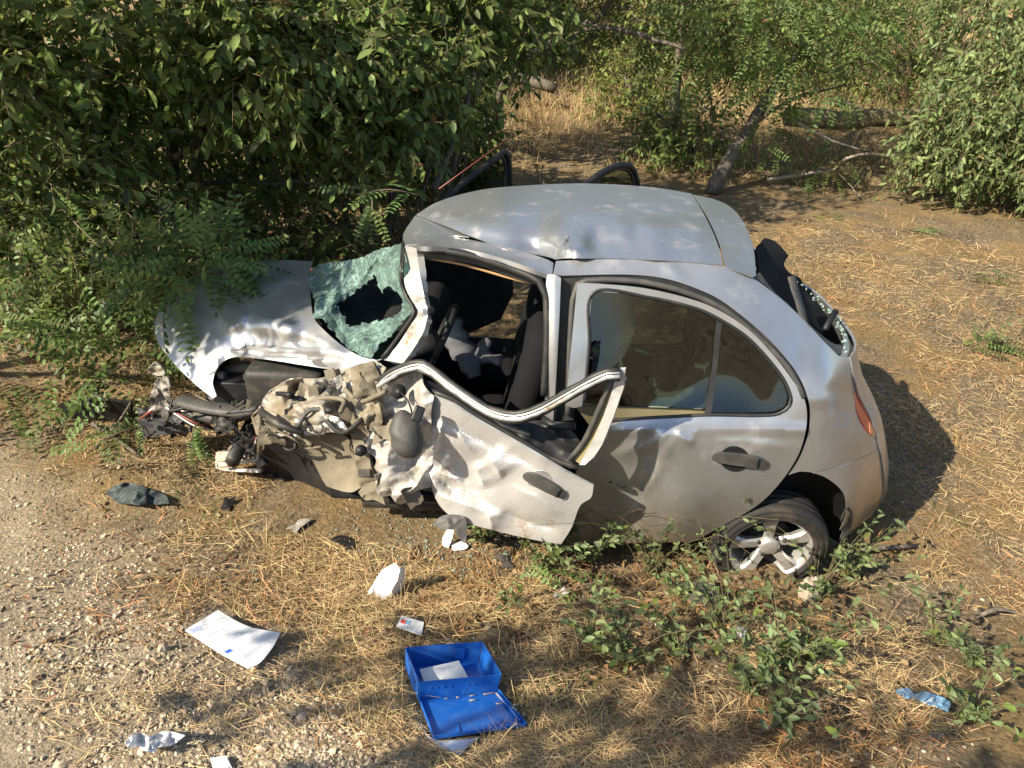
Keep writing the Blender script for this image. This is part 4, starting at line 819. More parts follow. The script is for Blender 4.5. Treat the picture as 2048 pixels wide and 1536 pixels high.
panel('inner_door_shell', [(840, 756, 1), (905, 775), (960, 800), (1040, 840), (1090, 842), (1150, 868), (1165, 925), (1140, 938, 1), (1030, 872), (950, 824), (880, 790), (842, 785, 1)],
      [(840, 756, Y, .70), (960, 800, Y, .74), (1090, 842, Y, .80), (1160, 900, Y, .88), (1140, 938, Y, .92), (1030, 872, Y, .84), (950, 824, Y, .79), (842, 785, Y, .74)], M['black'], FD, step=9, bump=lambda u, v: .03*folds(u, v, 41, 50, 1), thick=.01)
tube('armrest', catmull([P(1085, 838, Y, .80), P(1105, 850, Y, .83), P(1150, 852, Y, .86)], .03), [.018]*len(catmull([P(1085, 838, Y, .80), P(1105, 850, Y, .83), P(1150, 852, Y, .86)], .03)), M['black'], FD, 8)
tube('winder_bracket', catmull([P(905, 785, Y, .76), P(960, 802, Y, .79), P(990, 838, Y, .84), P(1060, 870, Y, .88)], .04), .011, M['greyplastic'], FD, 6)
fr = [(757, 762, .70), (780, 744, .72), (808, 731, .74), (836, 724, .76), (858, 731, .78), (895, 760, .82), (940, 792, .87), (985, 818, .91), (1030, 827, .94), (1075, 815, .96), (1125, 788, .98), (1175, 760, 1.0), (1215, 742, 1.01), (1240, 741, 1.02)]
fl = catmull([P(u, v, Y, y) for u, v, y in fr], .025)
fl2 = catmull([P(u, v+11, Y, y+.01) for u, v, y in fr], .025)
kk = np.arange(len(fl2)); fl2 = fl2+np.stack([pn(kk*.45, kk*0.+j) for j in (1, 2, 3)], 1)*.006
FR = tube('window_frame', fl2, .0125*(1+.3*pn(kk*.6, kk*0.+9)), M['bent'], FD, 8, label='bent silver window frame torn loose from the front door')
tube('frame_seal', fl, .0135*(1+.3*pn(np.arange(len(fl))*.5, np.arange(len(fl))*0.+4)), M['rubber'], FR, 6)
fl3 = catmull([P(u, v+5, Y, y+.018) for u, v, y in fr], .025); tube('frame_trim_strip', fl3, .0055, M['alloy'], FR, 6)
tube('frame_inner_seal', catmull([P(u, v+17, Y, y+.002) for u, v, y in fr[1:]], .03), .0105, M['rubber'], FR, 6)
panel('frame_post', [(1226, 744, 1), (1251, 738, 1), (1247, 776, 1), (1226, 836, 1), (1204, 890, 1), (1188, 914, 1), (1170, 930, 1), (1158, 930, 1), (1186, 880, 1), (1206, 834, 1), (1221, 792, 1), (1229, 764, 1)],
      [(1226, 742, Y, 1.01), (1250, 738, Y, 1.02), (1226, 836, Y, .995), (1200, 895, Y, .97), (1160, 930, Y, .95), (1206, 834, Y, .965), (1229, 764, Y, .995)], M['bent'], FD, step=5, thick=.012, bump=lambda u, v: .008*folds(u, v, 55, 40, 1))
tube('glass_channel', catmull([P(1222, 762, Y, .985), P(1200, 815, Y, .965), P(1170, 880, Y, .945), P(1140, 918, Y, .93)], .04), .013, M['greyplastic'], FD, 6)
panel('post_trim', [(1224, 770, 1), (1216, 815), (1196, 865), (1160, 928, 1), (1148, 920, 1), (1180, 866), (1205, 808)], [(1224, 770, Y, .98), (1160, 928, Y, .94), (1148, 920, Y, .93), (1205, 808, Y, .96)], mat('khaki_door_lining', (.27, .225, .10), .8), FD, step=8, thick=.006)
# ---- front hinge pillar, crumpled bulkhead end
hp_ctl = [(752, 765, Y, .66), (800, 735, Y, .68), (858, 760, Y, .73), (868, 800, Y, .76), (770, 840, Y, .72), (860, 870, Y, .75), (740, 930, Y, .76), (860, 940, Y, .755), (760, 990, Y, .78), (840, 985, Y, .79), (800, 1008, Y, .79), (800, 900, Y, .77), (805, 830, Y, .74)]
panel('hinge_panel', [(752, 765, 1), (778, 748), (812, 736), (838, 732, 1), (848, 770), (868, 792, 1), (862, 830), (866, 870), (872, 905), (858, 945), (862, 972), (845, 978), (830, 985), (815, 1003), (795, 1008), (775, 985), (757, 990), (745, 950), (752, 920), (735, 900), (738, 870), (762, 845), (758, 810)],
      hp_ctl, M['torn'], CAR, step=3, thick=.006, bump=lambda u, v: facet(u, v, 61, 64, .075)+facet(u, v, 62, 26, .02)+facet(u, v, 63, 11, .004)-.05*gauss(u, v, 800, 790, 14)+.05*gauss(u, v, 775, 940, 22, 40, 30))
tube('mirror_mount_hole', [P(797, 783, Y, .765), P(800, 785, Y, .74)], [.034, .02], M['black'], CAR, 14)
tube('mirror_cable', catmull([P(802, 785, Y, .77), P(815, 800, Y, .80), P(822, 818, Y, .82), P(826, 835, Y, .82)], .02), .004, M['black'], CAR, 5)
# hanging mirror: egg-shaped shell with a square stub
def ellipsoid(c, r, R, n=18, m=12, sq=1.0, taper=0.):
    V = []; F = []
    for i in range(m+1):
        ph = math.pi*i/m
        for j in range(n):
            th = 2*math.pi*j/n; x = math.sin(ph)*math.cos(th); y = math.sin(ph)*math.sin(th); z = math.cos(ph); k = 1-taper*z
            V.append((math.copysign(abs(x)**sq, x)*r[0]*k, math.copysign(abs(y)**sq, y)*r[1]*k, math.copysign(abs(z)**sq, z)*r[2]))
    V = np.array(V)@np.asarray(R).T+np.array(c)
    for i in range(m):
        for j in range(n): F.append((i*n+j, i*n+(j+1) % n, (i+1)*n+(j+1) % n, (i+1)*n+j))
    return V, F
def frame_at(u, v, roll=0):
    d = ray(u, v); d /= np.linalg.norm(d); a = math.radians(roll); x = math.cos(a)*RT+math.sin(a)*UP; x -= d*(x@d); x /= np.linalg.norm(x); y = np.cross(x, d); return np.stack([x, -d, -y], 1) if False else np.stack([x, d, np.cross(x, d)], 1)
mc = P(813, 868, Y, .87)
V_, F_ = ellipsoid(mc, (.072, .055, .105), frame_at(813, 868, 12), 26, 20, taper=.12); V_ = V_+(V_-mc)*(facet(V_[:, 0]*100, V_[:, 2]*100, 77, 5., .09)+fbm(V_[:, 0]*14, V_[:, 2]*14, 5, 2)*.03)[:, None]
MIR = mk('side_mirror', V_, F_, M['greyplastic'], CAR)
v_, f_ = boxv(P(836, 828, Y, .88), (.045, .05, .07), frame_at(836, 828, -20)@np.eye(3)); bevel(mk('mirror_stub', v_, f_, M['black'], MIR, False), .008)
# ---- inner wing and strut tower, torn and dusty
it_ctl = [(560, 765, Y, .46), (600, 752, Y, .44), (650, 745, Y, .44), (700, 738, Y, .48), (745, 725, Y, .54), (770, 740, Y, .64), (508, 835, Y, .58), (530, 860, Y, .62), (565, 830, Y, .58), (600, 800, Y, .54), (650, 800, Y, .58), (700, 800, Y, .62), (750, 820, Y, .70), (600, 860, Y, .66), (690, 865, Y, .72), (740, 880, Y, .72), (620, 880, Y, .66), (690, 900, Y, .71)]
def it_b(u, v):
    return crush(u, v, 71, 56, .080)+crease(u, v, 520, 820, 690, 850, .05, 10, 22)+crease(u, v, 640, 752, 735, 850, .06, 8, 16)+crease(u, v, 560, 800, 700, 770, -.04, 8, 12)-.06*gauss(u, v, 595, 772, 17, 10)+.025*(gauss(u, v, 595, 772, 30, 18)-gauss(u, v, 595, 772, 22, 13))-.07*gauss(u, v, 672, 795, 14, 26)+.045*gauss(u, v, 655, 848, 45, 16)
panel('strut_tower', [(548, 775, 1), (572, 762), (600, 757), (640, 756), (668, 745), (700, 735), (722, 728), (750, 722), (772, 735, 1), (758, 765), (756, 800), (762, 830, 1), (745, 850), (700, 845), (697, 868), (660, 866), (625, 872), (600, 880), (585, 868, 1), (560, 872), (545, 862), (530, 872), (512, 850), (504, 832, 1), (520, 815), (528, 795)],
      it_ctl, M['crush'], CAR, step=3, bump=it_b, thick=.006)
panel('crumpled_bracket', [(588, 838, 1), (620, 832), (650, 828), (680, 838), (697, 862, 1), (692, 868), (660, 864), (640, 870), (610, 868), (592, 852)], it_ctl, M['torn'], CAR, step=3.5, lift=.05, bump=lambda u, v: crush(u, v, 81, 28, .035), thick=.006)
panel('wheel_arch_liner', [(585, 866, 1), (640, 868), (690, 872), (706, 900), (716, 935), (722, 975, 1), (700, 985), (660, 975), (648, 965), (622, 915), (600, 885)],
      [(585, 866, Y, .60), (690, 872, Y, .66), (640, 900, Y, .58), (690, 930, Y, .62), (660, 970, Y, .66), (715, 960, Y, .72)], M['khaki'], CAR, step=6, bump=lambda u, v: .02*gauss(u, v, 690, 915, 24, 30)+.008*folds(u, v, 91, 60, 1), thick=.004)
panel('bulkhead_end', [(700, 735, 1), (745, 722, 1), (762, 760), (758, 800), (764, 850), (740, 880), (742, 935), (756, 975), (742, 998), (722, 990, 1), (712, 930), (704, 880), (696, 850), (706, 800)],
      [(700, 735, Y, .56), (745, 722, Y, .60), (762, 800, Y, .71), (740, 880, Y, .735), (750, 980, Y, .77), (722, 990, Y, .74), (704, 880, Y, .69), (706, 800, Y, .64)], M['khaki'], CAR, step=5, bump=lambda u, v: crush(u, v, 95, 44, .045)+.02*gauss(u, v, 732, 824, 14, 6), thick=.02, label='dusty khaki bulkhead end with bolted bracket plates')
for (u, v, s) in ((722, 820, 12), (728, 878, 4), (726, 947, 10)):
    b = panel('bracket_plate', [(u-s, v-s*.7, 1), (u+s*1.3, v-s*.8, 1), (u+s*1.3, v+s*.6, 1), (u-s, v+s*.7, 1)], [(700, 735, Y, .58), (762, 800, Y, .73), (740, 880, Y, .76), (722, 990, Y, .77), (704, 880, Y, .71)], M['iron'] if s < 5 else M['greyplastic'], CAR, step=5, lift=.012, thick=.008)
tube('rubber_grommet', [P(722, 901, Y, .785), P(722, 901, Y, .75)], [.027, .022], M['black'], CAR, 16)
panel('sill_end', [(716, 985, 1), (735, 962), (752, 966), (764, 990), (770, 1010, 1), (748, 1000), (730, 1000)], [(716, 985, Y, .79), (735, 962, Y, .77), (764, 990, Y, .82), (748, 1000, Y, .82)], M['khaki'], CAR, step=4, bump=lambda u, v: .015*folds(u, v, 99, 25, 1), thick=.03)
panel('sill_flap', [(868, 1042, 1), (890, 1030), (925, 1032), (934, 1052), (930, 1085), (918, 1076), (908, 1060), (880, 1060, 1)], [(868, 1042, Y, .86), (925, 1032, Y, .85), (930, 1085, Y, .93), (908, 1060, Y, .90)], M['greyplastic'], CAR, step=4, bump=lambda u, v: .012*folds(u, v, 98, 30, 1), thick=.008)
# ---- bonnet and left wing, folded into one sheet
hd_out = [(440, 533, 1), (500, 524), (570, 520), (626, 523, 1), (617, 548), (621, 590), (627, 634), (648, 660), (680, 688), (715, 710), (742, 718), (765, 718, 1), (735, 730), (705, 737), (680, 742), (655, 738), (610, 731), (560, 723), (510, 716), (470, 714), (448, 722), (432, 740), (425, 765), (433, 792), (426, 797, 1), (395, 772), (362, 742), (338, 715), (318, 688), (309, 660, 1), (312, 630), (330, 595), (370, 560)]
hd_ctl = [(440, 533, Z, .90), (570, 520, Z, .95), (626, 523, Z, .97), (621, 590, Z, .96), (648, 660, Z, .93), (715, 710, Z, .90), (765, 718, Z, .93), (705, 737, Z, .84), (610, 731, Z, .78), (510, 716, Z, .74), (448, 722, Z, .69), (425, 765, Z, .60), (430, 795, Z, .53), (362, 742, Z, .60), (310, 660, Z, .68), (330, 595, Z, .78),
          (420, 640, Z, .80), (500, 590, Z, .92), (560, 650, Z, .90), (480, 680, Z, .80), (400, 700, Z, .70), (600, 600, Z, .955)]
def hd_b(u, v):
    return crease(u, v, 452, 668, 500, 628, .05, 10, 40)+crease(u, v, 498, 628, 612, 662, .06, 60, 16)+crease(u, v, 455, 690, 650, 690, -.05, 8, 20)+crease(u, v, 610, 662, 700, 716, .05, 24, 12)+crease(u, v, 330, 690, 450, 640, .015, 30, 30)+.02*gauss(u, v, 520, 640, 60, 22, 10) - .02*gauss(u, v, 560, 678, 110, 12, 8) + .03*gauss(u, v, 470, 655, 18, 40, 30) + facet(u, v, 101, 80, .045)*gauss(u, v, 610, 700, 130, 36, 8) + facet(u, v, 102, 36, .018)*gauss(u, v, 650, 712, 100, 26) - .03*np.exp(-((v-(704+(u-480)*.06))/5)**2)*sm((u-465)/8)*sm((650-u)/10)
HD = panel('bonnet', hd_out, hd_ctl, M['paint'], CAR, step=7, bump=hd_b, thick=.006)
panel('wing_vent', [(622, 722, 1), (640, 717), (658, 720), (664, 728), (650, 733), (630, 731)], hd_ctl, M['greyplastic'], HD, step=3, lift=.018, thick=.01)
# ---- windscreen, shattered and sagging
ws_out = [(803, 486, 1), (785, 492), (758, 499), (730, 512), (699, 521), (665, 524), (638, 529), (617, 549), (621, 579), (630, 606), (626, 636, 1), (646, 637), (658, 652), (672, 669), (682, 682), (700, 698), (719, 709), (742, 717, 1), (752, 702), (762, 684), (774, 680), (790, 660), (808, 640), (826, 620), (815, 597), (804, 566), (803, 530)]
ws_hole = [(672, 609, 1), (690, 598), (711, 584), (732, 567), (750, 551, 1), (757, 570), (763, 585, 1), (772, 574), (784, 574, 1), (796, 588), (806, 598, 1), (804, 614), (798, 627), (780, 634), (764, 641), (740, 644), (715, 652), (704, 650), (692, 650, 1), (688, 636), (682, 624)]
ws_ctl = [(803, 486, Z, 1.40), (758, 499, Z, 1.30), (699, 521, Z, 1.16), (638, 529, Z, 1.03), (617, 549, Z, .985), (626, 636, Z, .95), (672, 669, Z, .935), (742, 717, Z, .93), (762, 684, Z, .98), (803, 530, Y, .45), (808, 570, Y, .47), (826, 620, Y, .57), (700, 600, Z, 1.0), (740, 560, Z, 1.12), (790, 640, Z, 1.06), (660, 570, Z, 1.03), (720, 680, Z, .93)]
panel('windscreen', ws_out, ws_ctl, M['shatter'], CAR, holes=[ws_hole], step=4, bump=lambda u, v: crease(u, v, 700, 520, 650, 640, .07, 8, 34)+crease(u, v, 770, 492, 715, 575, .06, 26, 8)+crease(u, v, 715, 655, 748, 716, .06, 8, 22)+crease(u, v, 640, 600, 700, 690, -.05, 10, 20)+.05*folds(u, v, 111, 80, 1)+crush(u, v, 112, 34, .03), thick=.004, rag=4, label='shattered green windscreen with a large hole')
# ---- cabin
def box(name, c, s, m, par, bw=.02, R=None):
    v, f = boxv(c, s, R); return bevel(mk(name, v, f, m, par, True), bw, 3)
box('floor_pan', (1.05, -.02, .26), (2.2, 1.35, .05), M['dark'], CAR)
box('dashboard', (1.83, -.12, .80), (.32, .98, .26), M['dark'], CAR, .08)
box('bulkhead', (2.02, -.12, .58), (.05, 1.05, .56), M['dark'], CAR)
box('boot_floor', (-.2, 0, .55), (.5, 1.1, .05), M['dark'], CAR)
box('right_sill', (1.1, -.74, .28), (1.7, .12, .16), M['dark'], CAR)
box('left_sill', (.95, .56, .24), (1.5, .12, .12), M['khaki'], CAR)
def seat(x, y, m, yaw=0, rec=14, head=True):
    s = box('seat_cushion', (x+.24, y, .50), (.50, .48, .16), m, CAR, .06)
    b = box('seat_back', (x-.10, y, .82), (.14, .47, .62), m, CAR, .06, rotm('Y', -rec))
    if head:
        box('headrest', (x-.235, y, 1.22), (.10, .26, .19), m, b, .045, rotm('Y', -rec))
        for s_ in (-.06, .06): tube('headrest_post', [(x-.20, y+s_, 1.06), (x-.225, y+s_, 1.16)], .006, M['alloy'], b, 6)
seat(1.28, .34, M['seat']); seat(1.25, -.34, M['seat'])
box('rear_seat_cushion', (.42, 0, .50), (.46, 1.16, .16), M['seatgreen'], CAR, .06)
RB = box('rear_seat_back', (.12, 0, .80), (.14, 1.18, .58), M['seatgreen'], CAR, .06, rotm('Y', -16))
for y in (-.34, .34): box('headrest', (.02, y, 1.15), (.10, .24, .15), M['seatgreen'], RB, .045, rotm('Y', -16))
V_, F_ = boxv((.06, .55, .80), (.30, .05, .50)); mk('side_trim', V_, F_, M['seatgreen'], CAR, False)
V_, F_ = boxv((.05, -.58, .78), (.40, .05, .46)); mk('side_trim', V_, F_, M['dark'], CAR, False)
box('b_post_trim', (1.12, -.70, .85), (.12, .05, 1.15), M['dark'], CAR)
tube('steering_wheel', [np.array([1.62, .34, .98])+.185*(math.cos(t)*np.array([0, 1, 0])+math.sin(t)*np.array([-.42, 0, .90])) for t in np.linspace(0, 2*math.pi, 40)], .015, M['black'], CAR, 8)
tube('steering_column', [(1.63, .34, .98), (1.85, .34, .88)], [.06, .035], M['black'], CAR, 10)
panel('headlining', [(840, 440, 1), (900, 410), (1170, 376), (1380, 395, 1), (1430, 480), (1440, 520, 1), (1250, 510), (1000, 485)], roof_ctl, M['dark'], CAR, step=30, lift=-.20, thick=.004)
# limp pale cloth form added in place of an indistinct shape
ab = catmull([P(905, 640, Y, .30), P(915, 680, Y, .34), P(935, 715, Y, .38), P(950, 752, Y, .42)], .02); n_ = len(ab)
v1, f1 = tube_arrays(ab, [.035+.03*math.sin(math.pi*i/(n_-1))+.008*math.sin(i*2.1) for i in range(n_)], 12, True, .7)
ab2 = catmull([P(930, 700, Y, .34), P(965, 712, Y, .36), P(1005, 722, Y, .38)], .02); n2 = len(ab2)
v2, f2 = tube_arrays(ab2, [.045-.012*i/n2+.007*math.sin(i*1.7) for i in range(n2)], 12, True, .7)
v3, f3 = tube_arrays(catmull([P(950, 712, Y, .35), P(970, 690, Y, .33), P(978, 678, Y, .32)], .02), .035, 10, True, .8)
v_, f_ = join([(v1, f1), (v2, f2), (v3, f3)]); v_ = v_+np.stack([fbm(v_[:, 1]*22, v_[:, 2]*22, s, 2)*.010 for s in (1, 2, 3)], 1)
mk('pale_cloth_form', v_, f_, M['pale_cloth'], CAR)
# ---- far doors standing open
def open_door(hx, ang, pts, name):
    R = rotm('Z', ang); o = np.array([hx, -.78, 0.])
    X = [o+R@np.array([-p[0], 0, p[1]]) for p in pts]; return X, o, R
for hx, ang, top in ((2.02, 50, [(.0, .95), (.30, 1.16), (.52, 1.31), (.84, 1.43), (.99, 1.44), (1.02, .95)]), (1.06, 47, [(0., .95), (.06, 1.30), (.35, 1.45), (.62, 1.48), (.77, 1.36), (.86, .95)])):
    body = [(0, .30), (0, .95), (top[-1][0], .95), (top[-1][0], .45), (top[-1][0]-.12, .30)]
    X, o, R = open_door(hx, ang, body, 'd'); nrm = R@np.array([0, 1, 0])
    Vb = np.concatenate([np.array(X)-nrm*.04, np.array(X)+nrm*.04]); k = len(body)
    Fb = [tuple(range(k)), tuple(range(2*k-1, k-1, -1))]+[(i, (i+1) % k, k+(i+1) % k, k+i) for i in range(k)]
    dd = bevel(mk('right_door', Vb, Fb, M['dark'], CAR, False), .015)
    Xf = catmull([o+R@np.array([-p[0], 0, p[1]]) for p in top], .05); tube('window_frame', Xf, .022, M['black'], dd, 8)
    cf = Xf.mean(0); tube('frame_seal', cf+(Xf-cf)*.91, .012, M['rubber'], dd, 6)
    k0 = len(Xf); mk('window_glass', Xf, [tuple(range(k0))], M['glass'], dd, False)
# ---- front of the car: battered fittings
tube('bumper_beam', catmull([P(360, 800, Z, .42), P(420, 815, Z, .44), P(490, 822, Z, .46), P(520, 812, Z, .50)], .04), [.055]*len(catmull([P(360, 800, Z, .42), P(420, 815, Z, .44), P(490, 822, Z, .46), P(520, 812, Z, .50)], .04)), M['greyplastic'], CAR, 8, flat=.5)
tube('lower_beam', catmull([P(330, 826, Z, .33), P(400, 832, Z, .34), P(450, 838, Z, .35), P(520, 820, Z, .45)], .04), .035, M['greyplastic'], CAR, 8)
panel('headlamp_bracket', [(310, 765, 1), (322, 755), (338, 760), (340, 800), (334, 822, 1), (305, 822, 1), (300, 795)], [(310, 765, Z, .52), (340, 790, Z, .46), (305, 822, Z, .36), (334, 822, Z, .36)], mat('grimy_white_plastic', (.26, .23, .20), .6, var=((.07, .06, .05), .42, .6), scale=22), CAR, step=3, rag=3, bump=lambda u, v: crush(u, v, 121, 26, .05), thick=.012)
panel('lamp_shard', [(296, 738, 1), (312, 725), (330, 745), (322, 752), (300, 748, 1)], [(296, 738, Z, .58), (330, 745, Z, .56), (300, 748, Z, .54), (312, 725, Z, .62)], M['crush'], CAR, step=4, bump=lambda u, v: .02*folds(u, v, 122, 18, 1), thick=.008)
FB = panel('fuse_box', [(272, 838, 1), (340, 822), (352, 830, 1), (358, 850), (345, 866), (300, 872), (280, 862, 1)], [(272, 838, Z, .26), (340, 822, Z, .32), (358, 850, Z, .26), (280, 862, Z, .2)], M['black'], CAR, step=6, thick=.05)
for i in range(8):
    u = 286+i*8.; v = 846-i*2.0+(i % 3)*5; z = .27+.004*i; p = P(u, v, 'z', z+.02)
    v_, f_ = boxv(p, (.024, .03, .02), frame_at(u, v, 12)); mk('fuse', v_, f_, M['greyplastic'], FB, False)
for k, (r0, mm) in enumerate(((.0, 'wire'), (.02, 'wire2'), (-.02, 'black'), (.035, 'wire'), (.05, 'wire2'))):
    tube('wire', catmull([P(280+6*k, 838, Z, .28), P(310, 818-4*k, Z, .36+r0*.3), P(345, 812+3*k, Z, .37), P(395, 830+k*6, Z, .34), P(430+4*k, 862, Z, .22)], .04), .006, M[mm], CAR, 5)
tube('hose', catmull([P(500, 815, Z, .5), P(470, 840, Z, .38), P(478, 872, Z, .28), P(500, 880, Z, .25)], .03), .014, M['iron'], CAR, 8)
tube('strut_rod', [P(520, 822, Y, .62), P(560, 850, Y, .70), P(605, 866, Y, .74)], [.018, .02, .012], M['iron'], CAR, 8)
tube('strut_rod', [P(520, 822, Y, .62), P(521, 870, Y, .60), P(519, 905, Y, .58)], .013, M['khaki'], CAR, 8)
tube('brake_hose', catmull([P(560, 850, Y, .66), P(558, 880, Y, .62), P(575, 900, Y, .64), P(592, 895, Y, .66), P(590, 880, Y, .64)], .02), .010, M['black'], CAR, 6)
panel('splash_shield', [(503, 838, 1), (520, 830), (545, 845), (558, 862, 1), (548, 876), (530, 885), (512, 868, 1)], [(503, 838, Y, .56), (545, 845, Y, .60), (548, 876, Y, .62), (512, 868, Y, .60)], M['khaki'], CAR, step=4, thick=.02, bump=lambda u, v: .012*folds(u, v, 131, 30, 1))
# lamp tray with loose wires
TR = panel('lamp_tray', [(432, 905, 1), (520, 900, 1), (520, 912, 1), (448, 922), (440, 936), (520, 938, 1), (522, 945), (440, 940), (430, 925)], [(432, 905, Z, .16), (520, 900, Z, .18), (520, 938, Z, .10), (430, 925, Z, .10)], mat('cracked_white_plastic', (.55, .5, .43), .6, var=((.26, .21, .15), .45, .7), scale=16), CAR, step=4, thick=.03, bump=lambda u, v: .008*folds(u, v, 141, 20, 1))
tube('tray_rail', [P(438, 930, Z, .12), P(480, 924, Z, .13), P(515, 920, Z, .14), P(523, 885, Z, .24), P(528, 850, Z, .34)], .016, mat('cracked_pale_plastic', (.5, .45, .36), .6), TR, 6)
for k in range(9):
    tube('wire', catmull([P(500+2*k, 868+k, Z, .28), P(485+3*k, 885+2*k, Z, .22), P(470+5*k, 905, Z, .17), P(468+6*k, 922-(k % 3)*4, Z, .14)], .03), .0045, M[('wire', 'wire2', 'black')[k % 3]], CAR, 4)
# engine bay darkness: block, battery, radiator pack
box('engine_block', (2.45, -.05, .52), (.42, .62, .40), M['iron'], CAR, .04)
BT = box('battery', P(478, 778, Z, .50), (.24, .17, .17), M['black'], CAR, .012)
for dx in (-.07, .07): v_, f_ = boxv(P(478, 778, Z, .50)+np.array([dx, .03, .10]), (.03, .03, .03)); mk('battery_terminal', v_, f_, M['alloy'], BT, False)
tube('intake_pipe', catmull([P(455, 745, Z, .56), P(490, 735, Z, .60), P(520, 740, Z, .58)], .03), .035, M['khaki'], CAR, 10)
panel('air_filter_box', [(505, 790, 1), (530, 770), (560, 772, 1), (552, 800), (515, 812, 1)], [(505, 790, Z, .56), (560, 772, Z, .62), (515, 812, Z, .50)], M['greyplastic'], CAR, step=5, thick=.05)
box('radiator', (2.95, -.25, .42), (.06, .75, .34), M['iron'], CAR, .01, rotm('Z', 18))
tube('front_crossmember', [(2.75, .35, .22), (2.8, -.2, .2), (2.7, -.7, .22)], .04, M['iron'], CAR, 8)
box('underbody', (1.0, 0, .19), (2.0, 1.25, .06), M['iron'], CAR)
# ---- rear wheels
def wheel(c, side, cam_t=0, spin=0):
    c = np.array(c, float); R = rotm('X', cam_t)@np.diag([1., side, 1.])
    def W(a): return (np.asarray(a, float)*.965)@R.T+c
    # profile (radius, axial outwards); tyre
    prof = [(.200, -.085), (.235, -.095), (.262, -.09), (.283, -.07), (.289, -.045), (.280, -.040), (.280, -.034), (.290, -.030), (.290, -.006), (.281, -.003), (.281, .003), (.290, .006), (.290, .030), (.280, .034), (.280, .040), (.288, .045), (.284, .066), (.276, .079), (.268, .086), (.262, .083), (.255, .086), (.246, .093), (.236, .093), (.226, .089), (.222, .093), (.214, .090), (.208, .082), (.200, .070)]
    n = 56; V = []; F = []
    for r, y in prof:
        for j in range(n): a = 2*math.pi*j/n; V.append((r*math.cos(a), y, r*math.sin(a)))
    for i in range(len(prof)-1):
        for j in range(n): F.append((i*n+j, (i+1)*n+j, (i+1)*n+(j+1) % n, i*n+(j+1) % n))
    ty = mk('rear_wheel', W(V), F, M['tyre'], CAR)
    V = []; F = []
    prof = [(.165, -.06), (.178, .0), (.186, .055), (.197, .070), (.207, .078), (.210, .072), (.205, .06), (.196, .0)]
    for r, y in prof:
        for j in range(n): a = 2*math.pi*j/n; V.append((r*math.cos(a), y, r*math.sin(a)))
    for i in range(len(prof)-1):
        for j in range(n): F.append((i*n+j, (i+1)*n+j, (i+1)*n+(j+1) % n, i*n+(j+1) % n))
    mk('rim', W(V), F, M['alloy'], ty)
    for k in range(5):
        a = 2*math.pi*k/5+math.radians(spin); ca, sa = math.cos(a), math.sin(a)
        sec = [(.035, .030, .030), (.07, .027, .046), (.12, .027, .058), (.165, .036, .062), (.192, .048, .062)]
        V = []; F = []
        for r, w, y in sec:
            for t, dy in ((-1., -.012), (-.72, 0.), (.72, 0.), (1., -.012), (.8, -.04), (-.8, -.04)):
                p = (r*ca-t*w*sa, y+dy, r*sa+t*w*ca); V.append(p)
        for i in range(len(sec)-1):
            for j in range(6): F.append((i*6+j, i*6+(j+1) % 6, (i+1)*6+(j+1) % 6, (i+1)*6+j))
        F.append(tuple(range(6))); F.append(tuple(range((len(sec)-1)*6, len(sec)*6))[::-1])
        mk('spoke', W(V), F, M['alloy'], ty, False)
    v, f = tube_arrays([(0, .0, 0), (0, .052, 0), (0, .060, 0)], [.05, .05, .034], 24, True); mk('hub_cap', W(v), f, M['alloy'], ty)
    v, f = tube_arrays([(0, -.05, 0), (0, -.01, 0)], [.12, .12], 24, True); mk('brake_drum', W(v), f, M['iron'], ty)
    parts = []
    for k in range(4):
        a = 2*math.pi*k/4+.4; parts.append(tube_arrays([(.062*math.cos(a), .03, .062*math.sin(a)), (.062*math.cos(a), .05, .062*math.sin(a))], .009, 6))
    for v, f in parts: mk('wheel_nut', W(v), f, M['iron'], ty)
    return ty
wc = P(1541, 1098, Y, .795); wc[1] -= .066
wheel(wc, 1, -4, 80); wheel((wc[0], -.74, .29), -1, 0, 20)
panel('rear_arch_liner', [(1400, 1078, 1), (1440, 1050), (1515, 1003), (1560, 948), (1600, 940), (1650, 950), (1692, 985), (1700, 1062, 1), (1640, 1120), (1480, 1120)], [(1400, 1078, Y, .60), (1515, 1003, Y, .70), (1600, 940, Y, .72), (1692, 985, Y, .66), (1700, 1062, Y, .55), (1560, 1040, Y, .42), (1640, 1120, Y, .5), (1480, 1120, Y, .5)], M['black'], CAR, step=14, thick=.004)
tube('exhaust_box', [(-.25, -.1, .28), (-.25, .5, .28)], .08, M['iron'], CAR, 10)
panel('bumper_tear', [(1682, 1040, 1), (1695, 1015), (1706, 1030), (1700, 1060), (1690, 1078), (1678, 1082, 1), (1686, 1062)], [(1682, 1040, Y, .74), (1695, 1015, Y, .77), (1700, 1060, Y, .70), (1678, 1082, Y, .74)], M['greyplastic'], CAR, step=4, bump=lambda u, v: .012*folds(u, v, 151, 20, 1), thick=.006)
tube('aerial', [P(878, 378, Y, -.35), P(950, 325, Y, -.55), P(1030, 267, Y, -.75)], [.004, .003, .002], M['wire'], CAR, 5)
panel('arch_shade_sheet', [(512, 905, 1), (560, 868), (610, 880), (640, 930), (690, 982, 1), (640, 992), (560, 985), (522, 950, 1)], [(512, 905, Y, .24), (610, 880, Y, .28), (690, 982, Y, .45), (560, 985, Y, .12), (522, 950, Y, .15)], M['black'], CAR, step=8, bump=lambda u, v: .01*folds(u, v, 161, 50, 1), thick=.01)  # black sheet added for the deep shade inside the front wheel arch
